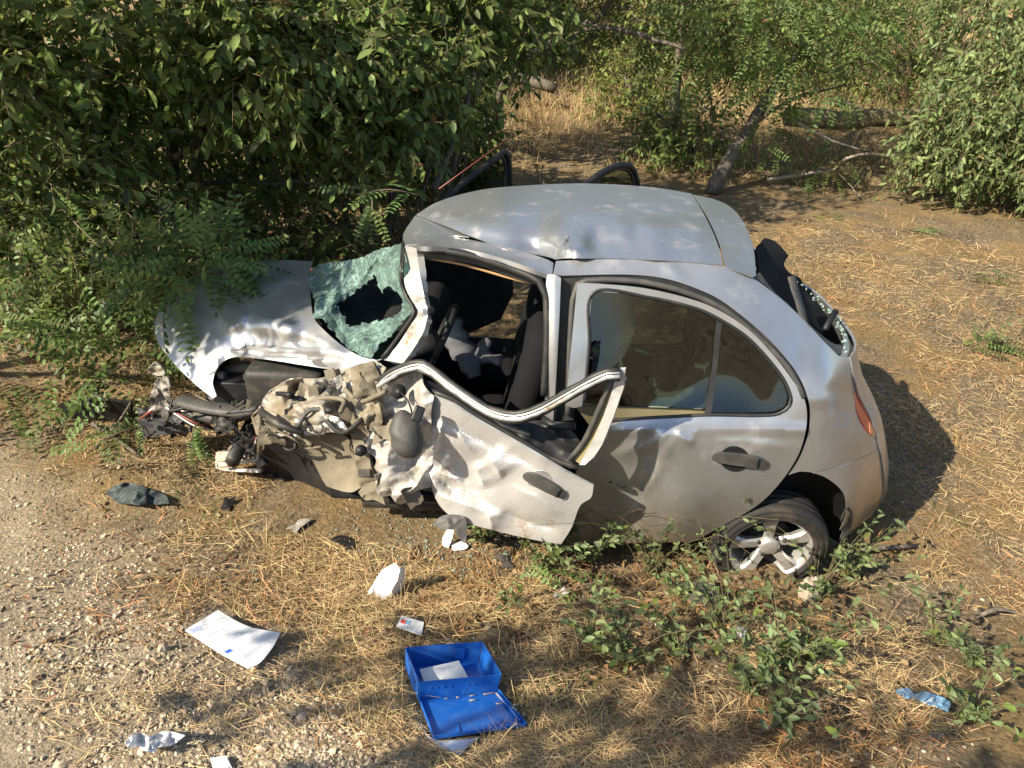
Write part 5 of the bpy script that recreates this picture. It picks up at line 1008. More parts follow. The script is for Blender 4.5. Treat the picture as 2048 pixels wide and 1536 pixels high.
panel('scuttle', [(622, 560, 1), (700, 540), (800, 520), (830, 600), (800, 690), (760, 712, 1), (690, 680), (640, 640)], [(622, 560, Z, .86), (800, 520, Z, .92), (830, 600, Z, .88), (760, 712, Z, .84), (690, 680, Z, .84), (640, 640, Z, .85)], M['dark'], CAR, step=10, thick=.01)
panel('engine_cover', [(455, 745, 1), (560, 730), (680, 745, 1), (640, 790), (520, 800), (450, 800, 1)], [(455, 745, Z, .50), (680, 745, Z, .55), (450, 800, Z, .40), (520, 800, Z, .42), (640, 790, Z, .5)], M['black'], CAR, step=8, bump=lambda u, v: crush(u, v, 171, 40, .03), thick=.01)
# ---- torn metal, brackets and cables heaped in the broken front corner
pile_s = surface(it_ctl+[(300, 790, Z, .42), (380, 810, Z, .40), (450, 800, Z, .44), (420, 880, Z, .16), (330, 850, Z, .22), (500, 900, Z, .20), (480, 760, Z, .50), (745, 985, Y, .78), (800, 900, Y, .79), (840, 980, Y, .81), (850, 800, Y, .77)])
def shard(uv, size, m, s, lift, ay=1.):
    c = pile_s(uv[0], uv[1], lift)[0]; r = random.Random(s); R = np.array(Matrix.Rotation(r.uniform(0, 6.28), 3, Vector((r.gauss(0, 1), r.gauss(0, 1), r.gauss(0, 1))).normalized()))@np.eye(3)
    R = frame_at(uv[0], uv[1], r.uniform(0, 180))@rotm('X', 90+r.uniform(-42, 42))@rotm('Y', r.uniform(-40, 40)); n = 9
    g = (np.arange(n)/(n-1)-.5); X, Yy = np.meshgrid(g*size, g*size*ay); X = X.ravel(); Yy = Yy.ravel()
    k = 1+.35*pn(np.arctan2(Yy, X)*1.4, X*0+s); Zz = crush(X*100, Yy*100, s % 500, size*45, size*.16)+X*Yy/size*r.uniform(-.8, .8)
    V = np.stack([X*k, Yy*k, Zz], 1)@R.T+c
    F = [(i*n+j, i*n+j+1, (i+1)*n+j+1, (i+1)*n+j) for i in range(n-1) for j in range(n-1)]
    return mk('metal_shard', V, F, m, CAR, thick=.004)
pile_poly = np.array([(296, 775), (430, 802), (500, 800), (560, 762), (650, 748), (745, 728), (765, 800), (770, 930), (830, 960), (850, 1000), (745, 990), (725, 880), (640, 868), (530, 880), (524, 935), (430, 930), (330, 870), (280, 850)])
rr = random.Random(5); done = 0
while done < 40:
    u, v = rr.uniform(280, 850), rr.uniform(728, 1000)
    if not inside(pile_poly, np.array([u]), np.array([v]))[0]: continue
    left = u < 530
    if not left and rr.random() < .55: continue
    m_ = rr.choice(['iron', 'greyplastic', 'khaki', 'black', 'iron', 'crush'] if left else ['crush', 'khaki', 'khaki', 'khaki', 'torn', 'iron'])
    shard((u, v), rr.uniform(.04, .10) if left else rr.uniform(.05, .135), M[m_], 1000+done*7, rr.uniform(.0, .05), rr.uniform(.4, 1.1)); done += 1
done = 0
while done < 16:
    u, v = rr.uniform(290, 760), rr.uniform(735, 940)
    if not inside(pile_poly, np.array([u]), np.array([v]))[0]: continue
    c = pile_s(u, v, .03)[0]; w_ = rr.uniform(.02, .055); R = frame_at(u, v, rr.uniform(0, 90))@rotm('Z', rr.uniform(-40, 40))
    v1, f1 = boxv(c, (w_, .012, w_*rr.uniform(.5, 1.6)), R); v2, f2 = boxv(c+R@np.array([w_*.5, .02, 0]), (.008, .045, w_), R); v_, f_ = join([(v1, f1), (v2, f2)])
    bevel(mk('bracket', v_, f_, M[rr.choice(['khaki', 'iron', 'greyplastic', 'crush'])], CAR, False), .003); done += 1
done = 0
while done < 15:
    u, v = rr.uniform(290, 740), rr.uniform(745, 900)
    if not inside(pile_poly, np.array([u]), np.array([v]))[0]: continue
    pts = [pile_s(u, v, .04)[0]]
    for k in range(rr.randint(2, 4)):
        u += rr.uniform(-55, 55); v += rr.uniform(-25, 38); pts.append(pile_s(u, v, rr.uniform(.02, .11))[0])
    mm_ = rr.choice(['black', 'black', 'black', 'iron', 'iron', 'greyplastic', 'greyplastic', 'wire2', 'khaki']); rd_ = .0035 if 'wire' in mm_ else rr.choice([.004, .006, .009, .012])
    tube('hose' if rd_ > .008 else 'cable', catmull(pts, .02), rd_, M[mm_], CAR, 6); done += 1
# ================================================================ weeds, litter, small things
WEED_SPOTS = [((1180, 1130), .30, 'weed with oval leaves under the lower rear corner of the front door'), ((1300, 1150), .46, 'tall bare-tipped weed in front of the rear door'), ((1350, 1190), .30, 'leafy weed just left of the rear wheel'), ((1450, 1290), .30, 'leafy weed below the rear wheel, left of the white scrap'), ((1350, 1310), .26, 'spreading weed above the dark bare patch'),
              ((1250, 1330), .24, 'low weed at the left end of the weed patch'), ((1560, 1310), .18, 'low weed directly below the wheel rim'), ((1640, 1190), .34, 'upright weed against the right side of the rear tyre'), ((1500, 1390), .22, 'weed at the lower edge of the weed patch'), ((1620, 1320), .26, 'weed right of the white scrap below the tyre'),
              ((1085, 1140), .20, 'small green weed beneath the crushed door skin'), ((960, 1085), .16, 'small weed beside the white plastic fragment'), ((1870, 1290), .18, 'low clover-like weed near the right edge above the blue glove'), ((1930, 1440), .20, 'weed patch in the bottom right corner'), ((1010, 1215), .10, 'tiny yellow-green sprout right of the white card'), ((1560, 1440), .16, 'weed right of the bottom centre grass'),
              ((1980, 700), .22, 'weed at the right edge behind the car shadow'), ((1930, 1330), .2, 'ground-hugging weed above the blue glove'), ((1120, 1105), .26, 'weed against the torn lower edge of the front door skin'), ((1225, 1105), .42, 'weed in front of the sill under the rear door dent'), ((1430, 1250), .24, 'bushy weed between the dark stone and the white scrap'), ((1180, 1300), .18, 'lone weed at the edge of the bare patch right of the blue box'), ((1700, 1160), .26, 'weed on the right of the rear tyre beside the straight stick'), ((1550, 1350), .26, 'weed in the middle of the lower weed patch'), ((1380, 1110), .38, 'weed with reddish stems in front of the sill')]
m_stem = mat('weed_stem', (.115, .095, .045), .8, objr=.2); me_w = unit_leaf(.50, m_weed); me_y = unit_leaf(.6, m_leafy)
for (uv, h, lab) in WEED_SPOTS:
    h = h*1.3; g0 = PG(*uv); w = thing('weed_plant', lab, 'weed', g0, 'green weeds around the car'); parts = []; nl = 0
    for s in range(int(7+h*22)):
        a = RNG.uniform(0, 6.28); hh = h*RNG.uniform(.45, 1.1); sp = hh*RNG.uniform(.4, 1.1); top = g0+np.array([math.cos(a)*sp, math.sin(a)*sp, hh*.85]); mid = g0+np.array([math.cos(a)*sp*.4, math.sin(a)*sp*.4, hh*.6])
        c = catmull([g0+RNG.normal(0, .015, 3)*np.array([1, 1, 0]), mid, top], .035); parts.append(tube_arrays(c, np.linspace(.0026, .0009, len(c)), 4, False))
        for i in range(1, len(c)):
            if RNG.random() < .9 and nl < 130:
                for q in range(RNG.integers(1, 4)):
                    t = c[i]-c[i-1]; b_ = RNG.uniform(0, 6.28); d = np.array([math.cos(b_), math.sin(b_), RNG.uniform(-.3, .5)])+t/np.linalg.norm(t)*.3; n_ = np.array([.2, .25, 1])+RNG.normal(0, .6, 3)
                    place_leaf(me_w if RNG.random() < .9 else me_y, c[i], d, n_, RNG.uniform(.018, .048), w); nl += 1
    v, f = join(parts); mk('stem', v, f, m_stem, w)
sp_ = P(1135, 505, Z, 1.50); w = thing('green_sprig', 'small green sprig lying on the dented roof above the door pillar', 'sprig', sp_)
v, f = join([tube_arrays(catmull([sp_, P(1132, 488, Z, 1.525), P(1138, 472, Z, 1.55)], .02), .002, 4), tube_arrays(catmull([P(1132, 488, Z, 1.525), P(1148, 495, Z, 1.52), P(1160, 490, Z, 1.52)], .02), .0015, 4), tube_arrays(catmull([P(1134, 478, Z, 1.54), P(1124, 490, Z, 1.53)], .02), .0015, 4)]); mk('stem', v, f, m_stem, w)
for i in range(7): place_leaf(me_y if i % 2 else me_w, sp_+RNG.normal(0, .012, 3)+np.array([0, 0, .012]), RNG.normal(0, 1, 3)*np.array([.5, .5, .6]), np.array([.2, .3, 1.]), .035, w)
# fallen locust sprays
for (uv, yaw_, n, lab, sz) in (((1925, 700), 200, 9, 'green locust spray lying on the straw behind the car shadow', .26), ((740, 470), 100, 8, 'locust spray hanging down in front of the windscreen', .27), ((330, 880), 60, 9, 'locust spray lying in front of the smashed front end', .24), ((245, 820), 150, 5, 'small locust spray beside the black bumper piece', .22), ((1250, 1165), 20, 5, 'dark fern-like locust leaf under the door sill', .26), ((1750, 745), 10, 4, 'locust spray lying in the car shadow', .24), ((1800, 460), 170, 6, 'locust spray on the straw right of the spoiler', .26), ((830, 395), 20, 7, 'locust spray resting against the front of the roof', .24), ((1930, 560), 190, 6, 'locust spray near the right edge of the straw', .22), ((1610, 430), 170, 4, 'locust spray on the straw above the spoiler corner', .22), ((400, 900), 80, 7, 'locust leaves hanging from the fallen twig in front of the fuse box', .2)):
    if lab.startswith('locust spray hanging'): g0 = P(745, 395, Y, -1.05)
    elif lab.startswith('locust spray resting'): g0 = P(845, 392, Z, 1.47)
    elif lab.startswith('locust leaves hanging'): g0 = P(400, 845, Z, .42)
    elif 'smashed' in lab: g0 = P(300, 850, Z, .22)
    else: g0 = PG(*uv, .02)
    w = thing('locust_spray', lab, 'leaf spray', g0, 'torn locust sprays'); a0 = math.radians(yaw_); ls = []
    hang = lab.startswith('locust spray hanging') or lab.startswith('locust leaves hanging')
    e = g0+(np.array([.1*math.cos(a0), .1, -.05]) if hang else np.array([math.cos(a0)*.35, math.sin(a0)*.35, .03]))
    v, f = tube_arrays(catmull([g0, (g0+e)/2+np.array([0, 0, .03]), e], .05), .004, 5); mk('stem', v, f, m_twig, w)
    for i in range(n):
        t = (i+.5)/n; p = g0*(1-t)+e*t+np.array([0, 0, .02]); a = a0+(1 if i % 2 else -1)*RNG.uniform(.4, 1.2)
        d = np.array([RNG.uniform(-.5, .5), .3, -1.]) if hang else np.array([math.cos(a), math.sin(a), RNG.uniform(-.05, .25)])
        place_frond(p, d, (np.array([0, 1., .3]) if hang else np.array([.1, .2, 1.]))+RNG.normal(0, .25, 3), sz*RNG.uniform(.8, 1.1), w)
# dead leafless stick trunk left of the gap
v, f = limb([P(868, 378, Y, -2.6), P(900, 300, Y, -3.0), P(930, 215, Y, -3.3), P(950, 150, Y, -3.5), P(961, 108, Y, -3.6)], .030, .022, .015, .08, 9)
b = thing('dead_sapling', 'broken dead sapling with a bare white tip behind the windscreen', 'sapling', P(868, 378, Y, -2.6)); mk('trunk', v, f, m_bark, b)
v, f = limb([P(945, 165, Y, -3.46), P(952, 140, Y, -3.52), P(961, 106, Y, -3.6)], .027, .018, .0, .05, 9); mk('bare_tip', v, f, mat('bare_wood', (.5, .47, .42), .8), b)
limbs('branch', [([P(915, 270, Y, -3.1), P(880, 280, Y, -2.95), P(850, 305, Y, -2.8), P(800, 300, Y, -2.7), P(765, 312, Y, -2.6), P(750, 350, Y, -2.5)], .014, .005), ([P(850, 305, Y, -2.8), P(856, 350, Y, -2.75)], .010, .005)], b)
b = thing('bare_twigs', 'bare pale forked twigs sticking out of the dark thicket above the bonnet', 'twigs', P(640, 190, Y, -2.3))
limbs('branch', [([P(430, 230, Y, -2.3), P(520, 190, Y, -2.2), P(640, 178, Y, -2.2), P(648, 205, Y, -2.15), P(600, 245, Y, -2.1), P(565, 268, Y, -2.1)], .008, .003, .02, .08, 5), ([P(640, 178, Y, -2.2), P(648, 100, Y, -2.3), P(655, 60, Y, -2.4)], .007, .003, .02, .08, 5), ([P(700, 300, Y, -2.2), P(700, 210, Y, -2.2), P(725, 150, Y, -2.25), P(690, 85, Y, -2.3)], .007, .003, .02, .08, 5), ([P(560, 160, Y, -2.3), P(510, 140, Y, -2.35)], .007, .003, .02, .08, 5), ([P(540, 190, Y, -2.2), P(530, 230, Y, -2.1), P(515, 265, Y, -2.1)], .006, .003, .02, .08, 5)], b, m_twig)
lgb = tag(mk('fallen_log', *limb([P(1000, 150, Y, -10.5), P(1060, 160, Y, -10.4), P(1110, 178, Y, -10.3)], .12, .09, .03, .15, 10), m_bark, None), 'dark log poking out of the thicket into the meadow gap', 'log')
for pts, r, lab in (([PG(1705, 1108, .03), PG(1760, 1095, .04), PG(1830, 1092, .03)], .016, 'straight stick on the ground right of the rear wheel'), ([PG(1950, 1235, .02), PG(1990, 1220, .06), PG(2030, 1225, .03), PG(2060, 1245, .02)], .010, 'curved twig at the right edge above the weed patch'), ([PG(190, 900, .02), P(215, 872, Z, .1), P(245, 832, Z, .22), P(262, 805, Z, .3)], .010, 'forked dead twig propped in front of the fuse box'), ([PG(185, 848, .03), PG(235, 880, .03), PG(280, 912, .02)], .014, 'grey stick lying on the straw left of the lamp tray'), ([PG(1510, 1470, .02), PG(1600, 1420, .10), PG(1690, 1375, .14)], .004, 'long thin dry stalk in the bottom right grass')):
    v, f = limb(pts, r, r*.6, .008, .05, 7); tag(mk('dead_stick', v, f, m_bark, None), lab, 'stick', 'loose sticks on the ground')
# ---- white and blue litter
m_white = mat('white_paper', (.78, .78, .78), .85, spec=.2); m_tissue = mat('white_tissue', (.74, .74, .73), .95, bump=.002, bscale=90); m_plastic = mat('white_plastic', (.74, .73, .70), .45)
def ground_panel(name, out, m, lab, cat, lifts, step=4, bump=None, thick=.002, group=None, ctl=None):
    c = ctl or []
    if not c:
        for (u, v) in [o[:2] for o in out]:
            p = PG(u, v, lifts); c.append((u, v, 'z', p[2]))
        cu = np.mean([o[0] for o in out]); cv = np.mean([o[1] for o in out]); p = PG(cu, cv, lifts); c.append((cu, cv, 'z', p[2]))
    o = panel(name, out, c, m, None, step=step, bump=bump, thick=thick); return tag(o, lab, cat, group)
# printed leaflet
def paper_mat(o3, ex, ey, w, h):
    """flat print of a packing leaflet: faint text rows, title along the edge, small blue bar"""
    m = bpy.data.materials.new('printed_leaflet'); m.use_nodes = True; t = m.node_tree; N = t.nodes; L = t.links; b = N['Principled BSDF']; b.inputs['Roughness'].default_value = .8
    tc = N.new('ShaderNodeTexCoord')
    def dot(a, off, sc):
        d = N.new('ShaderNodeVectorMath'); d.operation = 'DOT_PRODUCT'; L.new(tc.outputs['Object'], d.inputs[0]); d.inputs[1].default_value = tuple(a/sc); s = N.new('ShaderNodeMath'); s.operation = 'SUBTRACT'; L.new(d.outputs['Value'], s.inputs[0]); s.inputs[1].default_value = off/sc; return s.outputs[0]
    U = dot(ex, float(ex@o3), w); V = dot(ey, float(ey@o3), h)
    def op(k, a, c):
        q = N.new('ShaderNodeMath'); q.operation = k
        for i, z in enumerate((a, c)):
            if hasattr(z, 'links'): L.new(z, q.inputs[i])
            else: q.inputs[i].default_value = z
        return q.outputs[0]
    def rect(u0, u1, v0, v1): return op('MULTIPLY', op('MULTIPLY', op('GREATER_THAN', U, u0), op('LESS_THAN', U, u1)), op('MULTIPLY', op('GREATER_THAN', V, v0), op('LESS_THAN', V, v1)))
    nz = N.new('ShaderNodeTexNoise'); nz.inputs['Scale'].default_value = 160; L.new(tc.outputs['Object'], nz.inputs[0])
    dash = op('GREATER_THAN', nz.outputs['Fac'], .52)
    rows = op('GREATER_THAN', op('FRACT', op('MULTIPLY', U, 16.), 0.), .55)
    text = op('MULTIPLY', op('MULTIPLY', rows, dash), op('MAXIMUM', op('MAXIMUM', rect(.04, .16, .08, .92), rect(.22, .36, .2, .8)), op('MAXIMUM', rect(.60, .72, .1, .45), rect(.42, .5, .3, .7))))
    title = op('MULTIPLY', rect(.79, .86, .18, .82), op('GREATER_THAN', op('FRACT', op('MULTIPLY', V, 17.), 0.), .42))
    def mix(f, a, c):
        x = N.new('ShaderNodeMix'); x.data_type = 'RGBA'; L.new(f, x.inputs['Factor'])
        for s, q in ((x.inputs[6], a), (x.inputs[7], c)):
            if hasattr(q, 'links'): L.new(q, s)
            else: s.default_value = (*q, 1)
        return x.outputs[2]
    c = mix(text, (.80, .80, .80), (.50, .53, .62)); c = mix(title, c, (.42, .43, .47)); c = mix(rect(.60, .66, .82, .96), c, (.06, .16, .62)); c = mix(rect(.02, .10, .70, .95), c, (.50, .56, .72)); L.new(c, b.inputs['Base Color'])
    return m
la, lb, lc = PG(370, 1260, .03), PG(436, 1220, .03), PG(497, 1336, .03)
ex = (lc-la); w_ = np.linalg.norm(ex); ex /= w_; nrm = np.cross(ex, lb-la); nrm /= np.linalg.norm(nrm); ey = np.cross(nrm, ex); ey *= np.sign(ey@(lb-la)); h_ = abs(ey@(lb-la))
ey2 = -ey; o2 = la+ey*h_
ground_panel('leaflet', [(370, 1260, 1), (436, 1220, 1), (475, 1243), (505, 1256, 1), (561, 1265, 1), (545, 1295), (520, 1325), (497, 1337, 1), (440, 1306)], paper_mat(o2, ex, ey2, w_, h_), 'creased white leaflet with printed rows and a small blue bar, lying on the gravel', 'leaflet', .03, bump=lambda u, v: .022*gauss(u, v, 540, 1285, 26)+.006*folds(u, v, 201, 60, 1))
tag(panel('medical_card', [(803, 1231, 1), (848, 1244, 1), (843, 1270, 1), (793, 1253, 1)], [(803, 1231, 'z', PG(803, 1231, .02)[2]), (848, 1244, 'z', PG(848, 1244, .02)[2]), (843, 1270, 'z', PG(843, 1270, .02)[2]), (793, 1253, 'z', PG(793, 1253, .02)[2])], m_white, None, step=5, thick=.003), 'small white card with a red and a light blue square, above the blue box', 'card')
CARD = bpy.data.objects['medical_card']
for q_, c_ in (([(803, 1238, 1), (813, 1240, 1), (810, 1248, 1), (801, 1245, 1)], (.62, .04, .05)), ([(814, 1240, 1), (821, 1242, 1), (819, 1250, 1), (812, 1248, 1)], (.22, .52, .75))):
    panel('printed_square', q_, [(803, 1231, 'z', PG(803, 1231, .02)[2]), (848, 1244, 'z', PG(848, 1244, .02)[2]), (843, 1270, 'z', PG(843, 1270, .02)[2]), (793, 1253, 'z', PG(793, 1253, .02)[2])], mat('print', c_, .7), CARD, step=4, lift=.003, thick=.001)
# crumpled tissue standing on the slope
T = thing('crumpled_tissue', 'crumpled white tissue standing on the dry soil above the white card', 'tissue', PG(770, 1195))
g1 = PG(770, 1196); y1 = g1[1]
panel('front_fold', [(790, 1126, 1), (800, 1138), (796, 1160), (783, 1180), (780, 1200, 1), (743, 1202, 1), (745, 1180), (752, 1160), (765, 1140)], [(790, 1126, Y, y1-.05), (800, 1138, Y, y1-.05), (780, 1200, Y, y1+.01), (743, 1202, Y, y1+.02), (765, 1140, Y, y1-.06)], m_tissue, T, step=3, bump=lambda u, v: facet(u, v, 211, 22, .012), thick=.003)
panel('side_fold', [(799, 1137, 1), (809, 1134), (808, 1165), (803, 1182), (783, 1200, 1), (784, 1180), (795, 1160)], [(799, 1137, Y, y1-.05), (809, 1134, Y, y1-.11), (803, 1182, Y, y1-.07), (783, 1200, Y, y1)], m_tissue, T, step=3, bump=lambda u, v: facet(u, v, 212, 16, .008), thick=.003)
panel('side_fold', [(765, 1140, 1), (757, 1150), (740, 1178), (727, 1192, 1), (743, 1186, 1), (752, 1165)], [(765, 1140, Y, y1-.06), (727, 1192, Y, y1-.02), (743, 1186, Y, y1+.0), (752, 1165, Y, y1-.03)], m_tissue, T, step=3, thick=.003)
g1 = PG(895, 1092); FRG = thing('plastic_fragment', 'white broken plastic piece standing under the torn sill flap', 'fragment', g1)
panel('upright_piece', [(900, 1046, 1), (908, 1054), (905, 1075), (897, 1096, 1), (886, 1092), (884, 1080), (893, 1060)], [(900, 1046, Y, g1[1]-.02), (897, 1096, Y, g1[1]+.02), (884, 1080, Y, g1[1]+.01)], m_plastic, FRG, step=3, thick=.006)
panel('flat_piece', [(902, 1086, 1), (926, 1083), (937, 1092, 1), (930, 1098), (905, 1100, 1)], [(902, 1086, Z, PG(902, 1086, .01)[2]), (937, 1092, Z, PG(937, 1092, .02)[2]), (905, 1100, Z, PG(905, 1100, .015)[2])], m_plastic, FRG, step=3, thick=.005)
ground_panel('foil_wrapper', [(250, 1484, 1), (272, 1465), (300, 1472), (330, 1462), (372, 1470, 1), (345, 1490), (315, 1495), (310, 1505), (285, 1500), (278, 1492), (258, 1496)], mat('crinkled_film', (.70, .70, .71), .25, spec=.6), 'crinkled white wrapper lying on the gravel in the bottom left', 'wrapper', .04, step=3, bump=lambda u, v: crush(u, v, 221, 20, .05), thick=.001)
ground_panel('paper_scrap', [(420, 1516, 1), (452, 1511, 1), (466, 1540, 1), (428, 1545, 1)], m_white, 'white paper scrap cut off by the bottom edge of the picture', 'paper', .02, step=6, bump=lambda u, v: .008*gauss(u, v, 440, 1530, 15))
ground_panel('paper_scrap', [(1476, 1252, 1), (1488, 1256), (1492, 1268), (1480, 1274), (1474, 1264)], m_white, 'tiny white scrap caught in the weeds below the rear wheel', 'paper', .05, step=3, bump=lambda u, v: facet(u, v, 231, 8, .01))
ground_panel('paper_scrap', [(745, 1003, 1), (790, 995), (830, 998), (846, 1004, 1), (825, 1008), (790, 1004), (765, 1008)], mat('white_shards', (.66, .66, .66), .7), 'white shredded scraps on the straw under the hinge panel', 'paper', .02, step=4, bump=lambda u, v: facet(u, v, 241, 12, .012))
ground_panel('surgical_glove', [(1790, 1380, 1), (1815, 1376), (1830, 1388), (1850, 1383), (1880, 1392), (1900, 1405), (1896, 1424, 1), (1870, 1412), (1850, 1406), (1835, 1398), (1810, 1396)], mat('blue_rubber', (.16, .33, .50), .55, var=((.28, .45, .60), .4, .6), scale=60), 'crumpled light blue glove on the grass at the lower right', 'glove', .03, step=3, bump=lambda u, v: crush(u, v, 251, 18, .045), thick=.003)
ground_panel('dark_glove', [(212, 985, 1), (235, 968), (262, 966), (290, 975), (330, 990), (338, 1004, 1), (300, 1008), (262, 1006), (235, 1003)], mat('dark_cloth', (.035, .045, .045), .85, var=((.09, .11, .11), .45, .65), scale=30), 'dark crumpled cloth glove on the straw at the left', 'glove', .05, step=3, bump=lambda u, v: facet(u, v, 261, 24, .05)+.04*gauss(u, v, 270, 985, 40, 12), thick=.01)
bb = thing('bumper_piece', 'black broken bumper piece lying at the foot of the left bush', 'bumper', PG(190, 835))
panel('shell', [(120, 812, 1), (140, 803), (200, 800), (262, 806, 1), (256, 838), (220, 842), (135, 836, 1)], [(120, 812, Z, .12), (200, 800, Z, .20), (262, 806, Z, .2), (256, 838, Z, .05), (135, 836, Z, .03)], M['black'], bb, step=5, bump=lambda u, v: .01*folds(u, v, 271, 50, 1), thick=.02)
tube('fog_lamp_ring', [P(195, 803, Z, .2)+.05*np.array([math.cos(a), .0, math.sin(a)*.8]) for a in np.linspace(0, 6.283, 20)], .008, M['greyplastic'], bb, 6)
# stone blocks by the rear wheel
for uv, r, lab in (((1400, 1200), .075, 'dark stone under the weeds left of the rear wheel'), ((1615, 1190), .05, 'pale upright stone at the foot of the rear tyre'), ((1240, 1405), .011, 'white pebble on the soil right of the blue box'), ((785, 1425), .014, 'pale rounded pebble left of the blue lid'), ((585, 1355), .02, 'pale stone right of the leaflet corner'), ((330, 1300), .02, 'yellowish flat stone left of the leaflet')):
    g0 = PG(*uv); v, f = ellipsoid(g0+np.array([0, 0, r*.35]), (r, r*.85, r*.8 if 'upright' not in lab else r*1.5), rotm('Z', RNG.uniform(0, 90)), 12, 8, .85)
    v = v+(v-g0)*(fbm(v[:, 0]/r*.7, v[:, 1]/r*.7+v[:, 2]/r*.5, int(r*1000), 2)*.45)[:, None]
    tag(mk('stone', v, f, mat('stone', (.055, .05, .045) if 'dark' in lab else ((.62, .58, .50) if 'white' in lab else (.33, .28, .21)), .9, bump=.003, bscale=80), None, False), lab, 'stone')
# ---- blue first-aid box with its lid folded out
m_blue = mat('blue_plastic', (.010, .105, .43), .38, spec=.5, var=((.035, .14, .42), .45, .75), scale=22, bump=.0004, bscale=200)
FL, FRt, BL = PG(838, 1402, .012), PG(992, 1388, .012), PG(800, 1342, .012)
n_ = gnormal(*((FL+FRt)/2)[:2]); n_ = n_/np.linalg.norm(n_); exb = FRt-FL; Wb = np.linalg.norm(exb); exb -= n_*(exb@n_); exb /= np.linalg.norm(exb); eyb = np.cross(n_, exb); Db = abs((BL-FL)@eyb)*1.02; Hb = .078
BX = thing('first_aid_box', 'open blue plastic first-aid box on the dry verge', 'box', FL)
def B(a, b_, c): return FL+exb*a+eyb*b_+n_*c
def slab(name, q, t, par, m=m_blue, bw=.002):
    """plate from four corners with thickness towards the last argument"""
    q = np.array(q, float); k = np.cross(q[1]-q[0], q[3]-q[0]); k /= np.linalg.norm(k); V = np.concatenate([q, q+k*t]); F = [(3, 2, 1, 0), (4, 5, 6, 7), (0, 1, 5, 4), (1, 2, 6, 5), (2, 3, 7, 6), (3, 0, 4, 7)]
    o = mk(name, V, F, m, par, False); return bevel(o, bw, 2)
e = .008; tk = .0035
slab('bottom', [B(0, 0, 0), B(Wb, 0, 0), B(Wb, Db, 0), B(0, Db, 0)], tk, BX)
FWL = slab('front_wall', [B(0, 0, .0005), B(0-e, -e, Hb), B(Wb+e, -e, Hb), B(Wb, 0, .0005)], -tk, BX)
slab('back_wall', [B(0, Db, .0005), B(-e, Db+e, Hb), B(Wb+e, Db+e, Hb), B(Wb, Db, .0005)], tk, BX)
slab('side_wall', [B(0, 0.003, .0005), B(-e, -e+.003, Hb-.0004), B(-e, Db+e-.003, Hb-.0004), B(0, Db-.003, .0005)], tk, BX)
slab('side_wall', [B(Wb, 0.003, .0005), B(Wb+e, -e+.003, Hb-.0004), B(Wb+e, Db+e-.003, Hb-.0004), B(Wb, Db-.003, .0005)], -tk, BX)
for k in range(2):
    x0 = Wb*(.06+.48*k); slab('latch_panel', [B(x0+.012, -.0065, .052), B(x0+Wb*.36, -.0065, .052), B(x0+Wb*.36, -.0030, .018), B(x0, -.0030, .012)], -.003, BX)
    slab('latch_slot', [B(x0+Wb*.37, -.0062, .046), B(x0+Wb*.41, -.0062, .046), B(x0+Wb*.41, -.003, .016), B(x0+Wb*.37, -.003, .016)], -.0012, BX, mat('blue_shadow_slot', (.006, .04, .22), .5), .0003)
    for j in range(4): slab('latch_notch', [B(x0+Wb*(.05+.085*j), -.010, .055), B(x0+Wb*(.075+.085*j), -.010, .055), B(x0+Wb*(.075+.085*j), -.008, .047), B(x0+Wb*(.05+.085*j), -.008, .047)], -.003, BX, m_blue, .0005)
slab('inner_rib', [B(Wb*.62, Db-.002, .02), B(Wb*.62, Db+e-.008, Hb-.014), B(Wb*.78, Db+e-.008, Hb-.014), B(Wb*.78, Db-.002, .02)], -.003, BX)
# lid
L0, L1, L2, L3 = B(-.002, -.006, .006), B(Wb+.002, -.006, .006), PG(1051, 1454, .016), PG(868, 1479, .016)
LID = slab('lid', [L0, L3, L2, L1], .003, BX); ln = np.cross(L3-L0, L1-L0); ln /= np.linalg.norm(ln); ln *= np.sign(ln[2])
for a_, b_ in ((L0, L3), (L3, L2), (L2, L1)):
    slab('lid_rim', [a_+ln*.002, b_+ln*.002, b_+ln*.016, a_+ln*.016], .003, BX)
def LQ(s, t, h=.0): return (L0*(1-s)+L1*s)*(1-t)+(L3*(1-s)+L2*s)*t+ln*h
for s0 in (.30, .78): slab('lid_latch', [LQ(s0, .72, .004), LQ(s0+.03, .70, .006), LQ(s0-.02, .94, .010), LQ(s0-.06, .94, .006)], .0025, BX)
tube('lid_clip', [LQ(.965, .08, .012), LQ(.965, .9, .012)], .004, m_blue, BX, 6)
crumb = [limb([LQ(a, b_, .006), LQ(a+c, b_+d, .008)], .0022, .0012, .001, .01, 4) for a, b_, c, d in ((.80, .05, .15, .0), (.96, .05, .0, .35), (.30, .06, .06, .01), (.45, .06, .03, .01), (.58, .18, .1, .01), (.62, .06, .08, .0), (.86, .35, .08, .03))]
v, f = join(crumb); mk('straw_bits', v, f, m_straw, BX, kind='stuff')
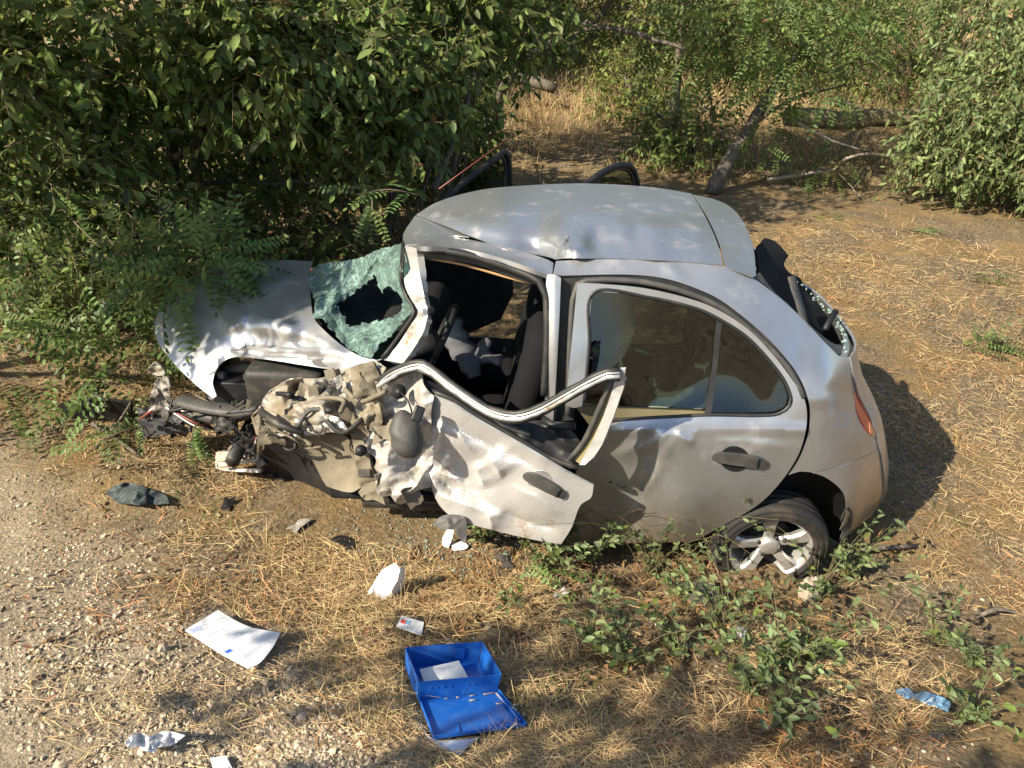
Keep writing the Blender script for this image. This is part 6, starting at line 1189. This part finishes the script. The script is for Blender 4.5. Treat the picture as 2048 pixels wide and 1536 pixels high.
# dressing inside, papers and film around
v0 = [B(Wb*.10, Db*.04, .028), B(Wb*.72, Db*.02, .020), B(Wb*.66, Db*.80, .038), B(Wb*.10, Db*.62, .040)]
gs = np.linspace(0, 1, 14); V = []
for t in gs:
    for s in gs: V.append((v0[0]*(1-s)+v0[1]*s)*(1-t)+(v0[3]*(1-s)+v0[2]*s)*t+n_*(.010*math.sin(math.pi*s)*math.sin(math.pi*t)+.003*pn(np.array([s*3.]), np.array([t*3.]), 7)[0]))
F = [(i*14+j, i*14+j+1, (i+1)*14+j+1, (i+1)*14+j) for i in range(13) for j in range(13)]
tag(mk('folded_dressing', V, F, m_tissue, None, True, thick=.006), 'folded white dressing lying inside the open blue box', 'dressing')
ground_panel('paper_sheet', [(836, 1449, 1), (870, 1478), (935, 1478), (962, 1472, 1), (930, 1500), (915, 1513, 1), (870, 1487)], mat('bluish_paper', (.70, .71, .76), .7), 'white plastic-wrapped sheet sticking out from under the blue lid', 'paper', .008, step=4, bump=lambda u, v: facet(u, v, 281, 20, .006))
m_film = glass_mat('clear_film', (.86, .86, .84), .12)
ground_panel('clear_bag', [(1000, 1390, 1), (1030, 1378), (1048, 1392), (1046, 1410), (1030, 1425), (1012, 1405)], m_film, 'crinkled clear plastic bag at the right side of the blue box', 'plastic bag', .04, step=3, bump=lambda u, v: facet(u, v, 291, 12, .03), thick=.0008)
ground_panel('clear_bag', [(888, 1292, 1), (892, 1276), (915, 1282), (940, 1290, 1), (925, 1298)], m_film, 'clear plastic film peeping out behind the blue box', 'plastic bag', .035, step=3, bump=lambda u, v: facet(u, v, 292, 12, .02), thick=.0008)
ground_panel('clear_bag', [(1838, 1462, 1), (1850, 1448), (1880, 1440), (1898, 1458), (1880, 1475), (1855, 1474)], m_film, 'clear plastic film under the blue glove at the lower right', 'plastic bag', .03, step=3, bump=lambda u, v: facet(u, v, 293, 14, .02), thick=.0008)
# broken glass and shards around the torn door
parts = []
for i in range(420):
    u, v = RNG.normal(930, 150), RNG.normal(1090, 60); p = PG(u, min(max(v, 985), 1330), .004)
    parts.append(boxv(p, RNG.uniform(.4, 1, 3)*.008, rotm('XYZ'[i % 3], RNG.uniform(0, 180))))
v, f = join(parts); mk('glass_crumbs', v, f, M['crumbs'], None, False, kind='stuff')
for (uv, w_, m_, lab) in (((690, 1085), .06, M['black'], 'small black plastic shard on the straw below the inner wing'), ((1010, 1125), .045, M['greyplastic'], 'grey plastic chip in front of the front door skin'), ((600, 1050), .05, M['torn'], 'bent scrap of silver sheet on the straw below the wheel-arch liner'), ((455, 1010), .05, M['black'], 'black plastic chip on the straw below the lamp tray'), ((1120, 1190), .035, M['torn'], 'tiny silver metal chip by the weeds left of the bare patch')):
    c = PG(*uv, .012); n = 7; g = np.arange(n)/(n-1)-.5; X, Yy = np.meshgrid(g*w_*2, g*w_); X = X.ravel(); Yy = Yy.ravel(); kx = 1+.4*pn(np.arctan2(Yy, X)*1.3, X*0+uv[0]); V = np.stack([X*kx, Yy*kx, crush(X*100, Yy*100, uv[0] % 97, 3., .008)+.008], 1)@rotm('Z', uv[0]).T+c
    tag(mk('debris_shard', V, [(i*n+j, i*n+j+1, (i+1)*n+j+1, (i+1)*n+j) for i in range(n-1) for j in range(n-1)], m_, None, thick=.003), lab, 'shard', 'small broken pieces from the car')
